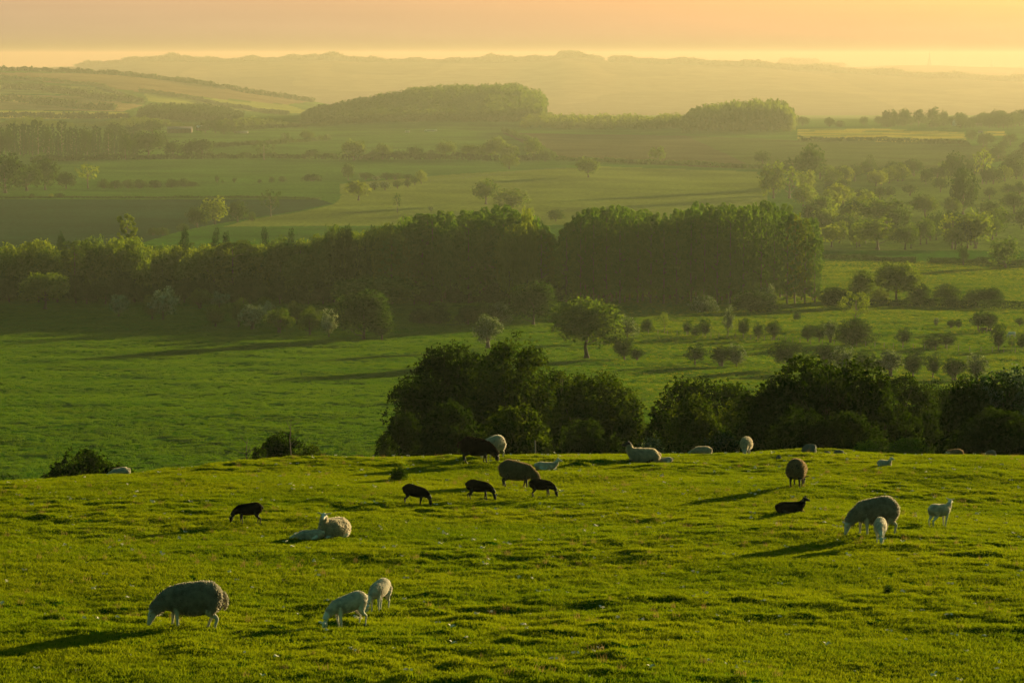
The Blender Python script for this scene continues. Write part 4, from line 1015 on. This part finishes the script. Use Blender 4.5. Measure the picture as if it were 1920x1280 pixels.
# pale specks of daisies, dandelion clocks and wool caught in the grass
Mw = simple('pale_petals', (.80, .74, .60), .8, var=.1)
def speck(seed):
    r = np.random.default_rng(seed); n = 9
    C = r.normal(0, .018, (n, 3)); C[:, 2] = np.abs(C[:, 2])+.06
    V, Q = leaves(C, np.tile([0, 0, 1.0], (n, 1)), .03, r, 1.1); return mesh_np('flower', V, Q, [Mw])
fl = [bpy.data.objects.new('flower', speck(i)) for i in range(2)]
clumpfield('wildflowers', 'pale specks of daisies and dandelion clocks in the near grass', 800, 72, fl, .4, 1.7, 44, 107, 'flowers', off=.0)
drop = [bpy.data.objects.new('dropping', bladepatch(22, .05, .03, .07, .02, 91, [simple('dark_weed', (.012, .010, .006), .9)], .9))]
clumpfield('dark_weeds', 'scattered dark droppings and weed stubs in the near grass', 260, 73, drop, .5, 1.5, 44, 107, 'weeds')
# ------------------------------------------------------------------ sheep, lambs and horses
import bmesh
def loft(P, RY, RZ, k=16):
    """closed elliptical loft; RY half width across the animal, RZ half height in its own plane"""
    P = np.asarray(P, float); n = len(P); T = np.gradient(P, axis=0); T /= np.linalg.norm(T, axis=1)[:, None]+1e-9
    V = []; th = np.arange(k)*2*np.pi/k
    for i in range(n):
        s = np.array([0, 1.0, 0]); s = s-T[i]*np.dot(s, T[i])
        if np.linalg.norm(s) < .2: s = np.array([1.0, 0, 0])-T[i]*T[i][0]
        s /= np.linalg.norm(s); u = np.cross(T[i], s)
        V.append(P[i]+RY[i]*np.cos(th)[:, None]*s+RZ[i]*np.sin(th)[:, None]*u)
    V = np.concatenate(V+[P[:1]-T[:1]*RY[0]*.4, P[-1:]+T[-1:]*RY[-1]*.4])
    F_ = [(i*k+j, i*k+(j+1) % k, (i+1)*k+(j+1) % k, (i+1)*k+j) for i in range(n-1) for j in range(k)]
    a, b = n*k, n*k+1
    F_ += [(j, a, (j+1) % k) for j in range(k)]+[((n-1)*k+j, (n-1)*k+(j+1) % k, b) for j in range(k)]
    return V, F_
def dense(P, RY, RZ, m=4):
    """smooth spline through control rings"""
    P = np.asarray(P, float); n = len(P); t = np.arange(n); tt = np.linspace(0, n-1, (n-1)*m+1)
    A = np.column_stack([P, RY, RZ]); out = []
    for q in tt:
        i = min(int(q), n-2); f = q-i; p0 = A[max(i-1, 0)]; p1 = A[i]; p2 = A[i+1]; p3 = A[min(i+2, n-1)]
        out.append(.5*((2*p1)+(-p0+p2)*f+(2*p0-5*p1+4*p2-p3)*f*f+(-p0+3*p1-3*p2+p3)*f**3))
    out = np.array(out); return out[:, :3], np.maximum(out[:, 3], .004), np.maximum(out[:, 4], .004)
def fuse(pieces, vox, it=6):
    """several closed volumes fused into one continuous skin"""
    V = []; Fc = []; o = 0
    for v, f in pieces:
        V += [tuple(p) for p in v]; Fc += [tuple(i+o for i in q) for q in f]; o += len(v)
    me = bpy.data.meshes.new('tmp'); me.from_pydata(V, [], Fc)
    bm = bmesh.new(); bm.from_mesh(me); bmesh.ops.recalc_face_normals(bm, faces=bm.faces); bm.to_mesh(me); bm.free()
    ob = bpy.data.objects.new('tmp', me); COL.objects.link(ob)
    r = ob.modifiers.new('r', 'REMESH'); r.mode = 'VOXEL'; r.voxel_size = vox
    s = ob.modifiers.new('s', 'SMOOTH'); s.factor = .5; s.iterations = it
    dg = bpy.context.evaluated_depsgraph_get(); ev = ob.evaluated_get(dg); m2 = bpy.data.meshes.new_from_object(ev)
    bpy.data.objects.remove(ob); bpy.data.meshes.remove(me)
    return m2
def mesh_arrays(me):
    V = np.empty(len(me.vertices)*3, np.float32); me.vertices.foreach_get('co', V); V = V.reshape(-1, 3)
    Nn = np.empty(len(me.vertices)*3, np.float32); me.vertices.foreach_get('normal', Nn); Nn = Nn.reshape(-1, 3)
    Q = np.array([tuple(p.vertices) for p in me.polygons if len(p.vertices) == 4]); return V, Nn, Q
def rotz(V, a, c):
    ca, sa = math.cos(a), math.sin(a); V = np.array(V, float)-c
    return np.stack([V[:, 0]*ca-V[:, 1]*sa, V[:, 0]*sa+V[:, 1]*ca, V[:, 2]], 1)+c

def woolmat(name, c, sheen=1.0, trans=.56):
    m, nt, ns, lk = mat(name)
    out = N(ns, 'ShaderNodeOutputMaterial'); b = N(ns, 'ShaderNodeBsdfPrincipled', Roughness=.95)
    b.inputs['Specular IOR Level'].default_value = .1
    tc = N(ns, 'ShaderNodeTexCoord'); nz = N(ns, 'ShaderNodeTexNoise', Scale=7.0, Detail=5.0); lk.new(tc.outputs['Object'], nz.inputs['Vector'])
    mr = N(ns, 'ShaderNodeMapRange'); mr.inputs['From Min'].default_value = .3; mr.inputs['From Max'].default_value = .7; mr.inputs['To Min'].default_value = .6; mr.inputs['To Max'].default_value = 1.2
    lk.new(nz.outputs[0], mr.inputs[0])
    mx = N(ns, 'ShaderNodeMix', data_type='RGBA', blend_type='MULTIPLY'); mx.inputs[0].default_value = 1; mx.inputs[6].default_value = (*c, 1); lk.new(mr.outputs[0], mx.inputs[7])
    lk.new(mx.outputs[2], b.inputs['Base Color']); b.inputs['Sheen Weight'].default_value = sheen; b.inputs['Sheen Roughness'].default_value = .4
    lk.new(mx.outputs[2], b.inputs['Sheen Tint'])
    t = N(ns, 'ShaderNodeBsdfTranslucent'); lk.new(mx.outputs[2], t.inputs[0]); ms = N(ns, 'ShaderNodeMixShader'); ms.inputs[0].default_value = trans
    lk.new(b.outputs[0], ms.inputs[1]); lk.new(t.outputs[0], ms.inputs[2]); lk.new(ms.outputs[0], out.inputs[0]); return m
WOOL = {'cream': woolmat('cream_wool', (.66, .58, .46)), 'grey': woolmat('grey_wool', (.42, .38, .31)), 'brown': woolmat('brown_wool', (.34, .25, .15)),
        'white': woolmat('white_wool', (.72, .66, .57)), 'black': woolmat('black_wool', (.022, .014, .009), .6, .45)}
SKIN = {'pale': simple('pale_face', (.50, .46, .41), .8, var=.1, scale=9), 'white': simple('white_face', (.66, .62, .56), .8, var=.08, scale=9),
        'black': simple('black_face', (.012, .010, .009), .8, var=.2, scale=9), 'dark': simple('dark_legs', (.03, .024, .02), .8, var=.3, scale=9)}
EYE = simple('eye', (.01, .008, .006), .2)
HOOF = simple('hoof', (.03, .025, .02), .6)

def animal(name, label, px, py, yaw, size, pose, wool, skin, lamb=False, d=None, hyaw=0.0, cat=None, tail='short', sink=0.0, seed=0, legs=None, horns=False, lo=40):
    rng = np.random.default_rng(seed+500)
    # ---- proportions in a unit animal, about 1.4 long nose to tail when grazing
    rb = (.235 if wool == 'black' else .21) if lamb else .265; hb = .665 if lamb else .60; rl = .82 if lamb else 1.0
    lying = pose.startswith('lie')
    if lying: hb = .235 if lamb else .27
    sag = 1.0
    B = [(-.56, hb+.07, .05, .06), (-.52, hb+.05, .62*rb, .62*rb), (-.42, hb+.02, .86*rb, .93*rb), (-.25, hb+.0, 1.0*rb, 1.06*rb), (-.02, hb-.025, 1.06*rb, 1.10*rb), (.20, hb-.01, .98*rb, 1.04*rb),
         (.36, hb, .80*rb, .92*rb), (.46, hb+.01, .58*rb, .72*rb)]
    if lying: B = [(x, z, ry*1.14, rz*.93) for x, z, ry, rz in B]
    if pose == 'graze':      # rump carried high, withers low, as grazing sheep do
        B = [(x, z+dz, ry, rz*q) for (x, z, ry, rz), dz, q in zip(B, (.02, .03, .035, .035, .015, -.015, -.035, -.05), (1, 1.04, 1.06, 1.03, 1, .98, .98, 1))]
    sh = np.array([.40, 0, hb+.02])
    k = rb/.262
    if pose == 'graze':
        NK = [(.36, hb-.02, .18*k, .22*k), (.50, hb-.075, .13*k, .165*k), (.63, hb-.17, .105*k, .13*k), (.73, hb-.30, .085*k, .10*k)]
        nh = (.735, .275 if not lamb else .27); hd = np.array([.26, 0, -1.0]); 
    elif pose in ('stand', 'lie'):
        up = (.395 if lying else .38) if not lamb else .33
        NK = [(.34, hb+.02, .17*k, .20*k), (.47, hb+.12, .125*k, .15*k), (.54, hb+.22, .10*k, .115*k), (.575, hb+up-.03, .085*k, .09*k)]
        nh = (.575, hb+up); hd = np.array([1.0, 0, -.32])
    else:   # 'liedown': head low along the ground
        NK = [(.36, hb+.0, .16*k, .18*k), (.52, hb-.02, .12*k, .13*k), (.62, hb-.04, .09*k, .10*k)]
        nh = (.64, hb-.03); hd = np.array([1.0, 0, -.35])
    hd = hd/np.linalg.norm(hd); hs = 1.0 if not lamb else .92
    def tor(scale, n=18):
        P, a, b = dense([(x, 0, z) for x, z, _, _ in B], [r[2]*scale for r in B], [r[3]*scale for r in B]); return loft(P, a, b, n)
    def neck(scale, cut=None):
        K = NK[:cut] if cut else NK
        P, a, b = dense([(x, 0, z) for x, z, _, _ in K], [r[2]*scale for r in K], [r[3]*scale for r in K]); return loft(P, a, b, 14)
    h0 = np.array([nh[0], 0, nh[1]])
    HP = [(-.05, .055, .06), (0, .072, .078), (.06, .070, .085), (.12, .056, .072), (.18, .043, .054), (.235, .037, .043), (.27, .026, .030)]
    P, a, b = dense([h0+hd*q*hs for q, _, _ in HP], [r[1]*hs for r in HP], [r[2]*hs for r in HP], 3); head = loft(P, a, b, 14)
    hu = np.cross(hd, [0, 1, 0]); hu = hu/np.linalg.norm(hu); hu = -hu if (hu[2] < 0 and pose != 'graze') or (pose == 'graze' and hu[0] < 0) else hu
    ears = []
    for s in (-1, 1):
        e0 = h0+hd*.01*hs+np.array([0, s*.055, 0])*hs+hu*.045*hs
        dr = np.array([0, s*1.0, 0])+hu*(.18 if not lamb else .5)-hd*.18; dr /= np.linalg.norm(dr)
        Pe = np.array([e0+dr*q*hs for q in (0, .04, .09, .135, .155)]); ears.append(loft(Pe, [.013, .017, .017, .012, .006], [.022, .034, .036, .024, .010], 8))
    if pose == 'liedown': ears = [(v*np.array([1, 1, 1]), f) for v, f in ears]
    hp = [head]+ears
    if horns:
        for s in (-1, 1):
            q = [h0+hu*.07+np.array([0, s*.03, 0]), h0+hu*.12+np.array([0, s*.09, 0])-hd*.03, h0+hu*.09+np.array([0, s*.14, 0])+hd*.03, h0+hu*.03+np.array([0, s*.15, 0])+hd*.08]
            hp.append(loft(q, [.02, .02, .016, .008], [.02, .02, .016, .008], 8))
    eyes = [h0+hd*.085*hs+np.array([0, s*.060, 0])*hs+hu*.036*hs for s in (-1, 1)]
    pv = np.array([NK[1][0], 0, NK[1][1]])
    nk_full, nk_wool = neck(1.0), neck(1.12, None if not lamb else 3)
    if hyaw:
        hp = [(rotz(v, hyaw, pv), f) for v, f in hp]
        eyes = [rotz(e[None], hyaw, pv)[0] for e in eyes]
        def bend(v):
            v = np.array(v, float); w = np.clip((np.linalg.norm(v-sh, axis=1)-.10)/.22, 0, 1)[:, None]; return v*(1-w)+rotz(v, hyaw, pv)*w
        nk_full = (bend(nk_full[0]), nk_full[1]); nk_wool = (bend(nk_wool[0]), nk_wool[1])
    # ---- legs
    LG = []; thigh = []
    def limb(pts, rs): P, a, b = dense(pts, rs, rs, 3); return loft(P, a, b, 9)
    if not lying:
        g = rng.uniform(-.07, .07, 4) if legs is None else legs
        for s, go in ((-1, g[0]), (1, g[1])):
            y0 = s*rb*.50; LG.append(limb([(.32, y0, hb-.02), (.315+go*.2, y0, hb-.2*1), (.32+go*.55, y0, .27), (.315+go*.85, y0, .13), (.31+go, y0, .055), (.335+go, y0, .0)], [.105*rl, .075*rl, .043*rl, .029*rl, .028*rl, .035*rl]))
        for s, go in ((-1, g[2]), (1, g[3])):
            y0 = s*rb*.56; LG.append(limb([(-.36, y0, hb+.02), (-.30+go*.2, y0*1.08, hb-.17), (-.37+go*.4, y0, .33), (-.45+go*.7, y0, .265), (-.425+go*.9, y0, .13), (-.415+go, y0, .05), (-.385+go, y0, .0)], [.14*rl, .125*rl, .066*rl, .040*rl, .029*rl, .028*rl, .035*rl]))
            thigh.append(limb([(-.38, y0, hb+.02), (-.33+go*.2, y0*1.08, hb-.14), (-.36+go*.4, y0*1.02, hb-.235)], [.16*rl, .14*rl, .085*rl]))
        hooves = [(.345+g[0], -rb*.5), (.345+g[1], rb*.5), (-.375+g[2], -rb*.56), (-.375+g[3], rb*.56)]
    else:
        for s in (-1, 1):
            LG.append(limb([(.30, s*.12, .16), (.44, s*.13, .075), (.55, s*.11, .04), (.42, s*.10, .03)], [.085*rl, .05*rl, .036*rl, .03*rl]))
            LG.append(limb([(-.34, s*.16, .20), (-.20, s*.24*rl, .12), (-.06, s*.23*rl, .05), (-.22, s*.22*rl, .03)], [.13*rl, .11*rl, .05*rl, .03*rl]))
            thigh.append(limb([(-.36, s*.14, .20), (-.22, s*.22*rl, .13)], [.15*rl, .12*rl]))
        hooves = []
    # ---- tail
    zt = hb+rb*.55
    if tail == 'long': TL = limb([(-.52, 0, zt), (-.60, 0, zt-.04), (-.645, 0, zt-.15), (-.63, 0, zt-.27), (-.61, 0, zt-.31)], [.045, .042, .038, .034, .02])
    elif tail == 'curl': TL = limb([(-.52, 0, zt), (-.60, 0, zt+.0), (-.66, 0, zt-.08), (-.655, 0, zt-.20), (-.60, 0, zt-.20)], [.036, .032, .028, .026, .014])
    else: TL = limb([(-.52, 0, zt), (-.58, 0, zt-.04), (-.595, 0, zt-.12)], [.045, .04, .022])
    vox = .0135 if size > .8 else .0125
    body = fuse([tor(.97), nk_full]+LG+hp+([TL] if lamb else []), vox, 3)
    body.materials.append(SKIN[skin]); body.polygons.foreach_set('use_smooth', [True]*len(body.polygons)); body.name = 'body'
    # ---- wool
    fz = .011 if lamb else .021
    wm = fuse([tor(1.035 if lamb else 1.08), nk_wool]+thigh+[TL], .018, 5)
    V, Nn, Q = mesh_arrays(wm); bpy.data.meshes.remove(wm)
    nz = fbm(V[:, 0]*14+V[:, 2]*5+seed, V[:, 1]*14+V[:, 2]*13, 5, 3)+.8*fbm(V[:, 0]*5+V[:, 1]*3, V[:, 2]*5+seed, 6, 2)
    V = V+Nn*(nz*(.008 if lamb else .024))[:, None]
    m = 4200 if lamb else 7500
    qi = rng.integers(0, len(Q), m); C = V[Q[qi]].mean(1); n0 = Nn[Q[qi]].mean(1)
    dr = n0+rng.normal(0, .45, (m, 3))+np.array([0, 0, -.55]); dr /= np.linalg.norm(dr, axis=1)[:, None]
    sd = np.cross(dr, rng.normal(0, 1, (m, 3))); sd /= np.linalg.norm(sd, axis=1)[:, None]
    ln = (fz*rng.uniform(.7, 1.7, m))[:, None]; wd = fz*.42
    a = C-sd*wd; b = C+sd*wd; c = C+dr*ln*.8+n0*ln*.2+sd*wd*.6; e = C+dr*ln*.8+n0*ln*.2-sd*wd*.6
    TV = np.stack([a, b, c, e], 1).reshape(-1, 3); TQ = np.arange(4*m).reshape(-1, 4)+len(V)
    fl_ = mesh_np('fleece', np.concatenate([V, TV]), np.concatenate([Q, TQ]), [WOOL[wool]], smooth=True)
    # ---- place on the ground, tilted with the slope
    x, y, z = at(px, d) if d else ground(px, py, lo)
    yw = math.radians(yaw); f = np.array([math.cos(yw), math.sin(yw)])*.4*size
    zf = float(H(x+f[0], y+f[1])); zb = float(H(x-f[0], y-f[1])); pit = -math.atan2(zf-zb, .8*size)*(.9 if lying else .8)
    z = (zf+zb)/2-.012-sink
    r = link(name, None); r.location = (x, y, z); r.rotation_euler = (0, pit, yw); r.scale = (size,)*3
    tag(r, label, cat or ('lamb' if lamb else 'sheep'))
    link('body', body, r); link('fleece', fl_, r)
    for e in eyes:
        bm = bmesh.new(); bmesh.ops.create_uvsphere(bm, u_segments=10, v_segments=8, radius=.012); me = bpy.data.meshes.new('eye'); bm.to_mesh(me); bm.free(); me.materials.append(EYE)
        o = link('eye', me, r); o.location = tuple(e)
    for hx, hy in hooves:
        Vh, Qh = tube([(0, 0, -.012), (.004, 0, .02), (-.006, 0, .045)], [.036*rl, .034*rl, .026*rl], 8); o = link('hoof', mesh_np('hoof', Vh, Qh, [HOOF]), r); o.location = (hx, hy, -.004)
    return r

A = animal
A('ewe', 'big grey ewe grazing to the left at lower left, near two white lambs', 356, 1172, 192, .95, 'graze', 'grey', 'pale', tail='long', seed=1, legs=(.02, -.06, .05, -.04))
A('lamb', 'white lamb grazing to the left, left of the pair by the big grey ewe', 656, 1176, 214, .70, 'graze', 'white', 'white', lamb=True, seed=2)
A('lamb', 'white lamb grazing towards the camera, upper of the pair by the grey ewe', 711, 1146, 250, .68, 'graze', 'white', 'white', lamb=True, seed=3, hyaw=-.3)
A('ewe', 'cream ewe resting with her head up looking at the camera, lamb at her side', 625, 1008, 240, .90, 'lie', 'cream', 'white', seed=4, hyaw=.45)
A('lamb', 'small white lamb lying tight against the cream resting ewe', 582, 1012, 176, .60, 'liedown', 'white', 'white', lamb=True, seed=5)
A('black_lamb', 'black lamb grazing alone to the left above the resting cream ewe', 466, 981, 184, .60, 'graze', 'black', 'black', lamb=True, seed=6, legs=(.05, -.06, .04, -.08))
A('black_lamb', 'black lamb grazing to the right, leftmost of the three black lambs in a line', 776, 945, 352, .62, 'graze', 'black', 'black', lamb=True, seed=7)
A('black_lamb', 'black lamb grazing to the right, middle one of the three black lambs in a line', 897, 937, 350, .64, 'graze', 'black', 'black', lamb=True, seed=8, legs=(.09, -.06, .09, -.09))
A('black_lamb', 'black lamb grazing at the brown ewe\'s nose, rightmost of the three black lambs', 1015, 933, 352, .60, 'graze', 'black', 'black', lamb=True, seed=9)
A('ewe', 'woolly brown-grey ewe with dark legs grazing to the right above the black lambs', 968, 914, 350, .92, 'graze', 'brown', 'dark', seed=10, legs=(.08, -.08, .08, -.05))
A('black_ewe', 'large black ewe with a curled pale tail grazing to the right on the brow', 893, 870, 352, .94, 'graze', 'black', 'black', tail='curl', seed=11, legs=(.08, -.07, .05, -.06))
A('ewe', 'shaggy white ewe grazing behind the black ewe on the brow', 925, 857, 232, .84, 'graze', 'white', 'pale', seed=12)
A('lamb', 'white lamb lying with raised head facing right beside the woolly brown ewe', 1024, 881, 4, .66, 'lie', 'white', 'white', lamb=True, seed=13)
A('ewe', 'black-faced white ewe reclining with raised head facing left on the brow', 1206, 868, 184, .96, 'lie', 'cream', 'black', seed=14)
A('lamb', 'little white lamb lying at the tail of the black-faced reclining ewe', 1246, 868, 186, .50, 'lie', 'white', 'white', lamb=True, seed=15)
A('ewe', 'sheep showing only its pale rounded back over the brow, left of the standing one', 1317, 0, 160, .62, 'liedown', 'cream', 'pale', d=104.6, seed=16)
A('ewe', 'pale sheep standing end-on on the brow before the dark thicket', 1399, 0, 262, .74, 'graze', 'cream', 'pale', d=104.4, seed=17)
A('ewe', 'round-backed ewe seen from behind with dark rump and legs, grazing', 1494, 912, 76, .92, 'graze', 'brown', 'dark', seed=18, hyaw=-.4)
A('lamb', 'white lamb lying with head up towards the camera on the upper right grass', 1659, 875, 300, .56, 'lie', 'white', 'white', lamb=True, seed=19, hyaw=.3)
A('black_lamb', 'black lamb lying with pricked ears facing right, upper right grass', 1482, 961, 4, .68, 'lie', 'black', 'black', lamb=True, seed=20, hyaw=-.5)
A('ewe', 'big grey ewe grazing to the left on the right side with a lamb in front', 1640, 1003, 200, 1.00, 'graze', 'grey', 'pale', seed=21, legs=(.03, -.04, .05, -.05))
A('lamb', 'white lamb grazing head-on in front of the big right-hand ewe', 1650, 1019, 262, .66, 'graze', 'white', 'white', lamb=True, seed=22, hyaw=.2)
A('lamb', 'white lamb standing alert with its back to the camera at right', 1760, 988, 40, .68, 'stand', 'white', 'white', lamb=True, seed=23, hyaw=.3)
A('ewe', 'dark brown sheep lying on the brow in front of the big right-hand bush', 1789, 0, 200, .62, 'liedown', 'brown', 'dark', d=103.0, seed=24)
A('ewe', 'white sheep lying on the left brow beside the dark bush, only its back showing', 226, 0, 185, .58, 'liedown', 'white', 'white', d=94.3, seed=25)

# ---- horses far down in the right meadow
def horse(label, px, py, yaw, size, colr, seed):
    m = simple(label.split()[1]+'_coat', colr, .7, var=.1)
    P, a, b = dense([(-.85, 0, 1.15), (-.72, 0, 1.2), (-.3, 0, 1.12), (.2, 0, 1.1), (.55, 0, 1.15), (.72, 0, 1.15)], [.1, .26, .30, .30, .25, .14], [.12, .30, .34, .34, .33, .22]); pcs = [loft(P, a, b)]
    P, a, b = dense([(.55, 0, 1.25), (.85, 0, 1.05), (1.12, 0, .68), (1.25, 0, .42)], [.16, .12, .09, .07], [.28, .22, .15, .11]); pcs.append(loft(P, a, b))
    P, a, b = dense([(1.2, 0, .50), (1.30, 0, .38), (1.34, 0, .18), (1.34, 0, .05)], [.08, .10, .07, .05], [.09, .12, .09, .06]); pcs.append(loft(P, a, b))
    for s in (-1, 1):
        for q in ([(.5, s*.16, 1.0), (.5, s*.16, .7), (.5, s*.16, .45), (.48, s*.16, .12), (.52, s*.16, 0)], [(-.65, s*.18, 1.05), (-.58, s*.18, .8), (-.74, s*.17, .52), (-.70, s*.17, .14), (-.66, s*.17, 0)]):
            r5 = [.15, .10, .06, .045, .06] if q[0][0] > 0 else [.22, .15, .07, .05, .06]; P, a, b = dense(q, r5, r5, 3); pcs.append(loft(P, a, b, 9))
        pcs.append(loft([(1.17, s*.05, .50), (1.13, s*.07, .58), (1.12, s*.07, .64)], [.03, .03, .01], [.03, .03, .01], 6))
    bd = fuse(pcs, .03, 4); bd.materials.append(m); bd.polygons.foreach_set('use_smooth', [True]*len(bd.polygons))
    x, y, z = ground(px, py, 400); r = link('horse', None); r.location = (x, y, z); r.rotation_euler = (0, 0, math.radians(yaw)); r.scale = (size,)*3; tag(r, label, 'horse')
    link('body', bd, r)
    P, a, b = dense([(-.86, 0, 1.25), (-.98, 0, 1.05), (-1.0, 0, .7), (-.97, 0, .45)], [.05, .07, .08, .03], [.05, .07, .08, .03]); V, Fc = loft(P, a, b, 8)
    me = bpy.data.meshes.new('tail'); me.from_pydata([tuple(v) for v in V], [], Fc); me.materials.append(m); link('tail', me, r)
    V = [(.6, 0, 1.50), (.9, 0, 1.27), (1.2, 0, .72)]; P, a, b = dense(V, [.03, .03, .02], [.09, .09, .06]); V, Fc = loft(P, a, b, 8)
    me = bpy.data.meshes.new('mane'); me.from_pydata([tuple(v) for v in V], [], Fc); me.materials.append(m); link('mane', me, r)
horse('a white horse grazing between two thorn bushes near the right edge', 1897, 633, 195, .95, (.72, .70, .66), 1)
horse('small brown horse standing under the twin thorns on the right meadow', 1845, 624, 160, .9, (.05, .03, .02), 2)
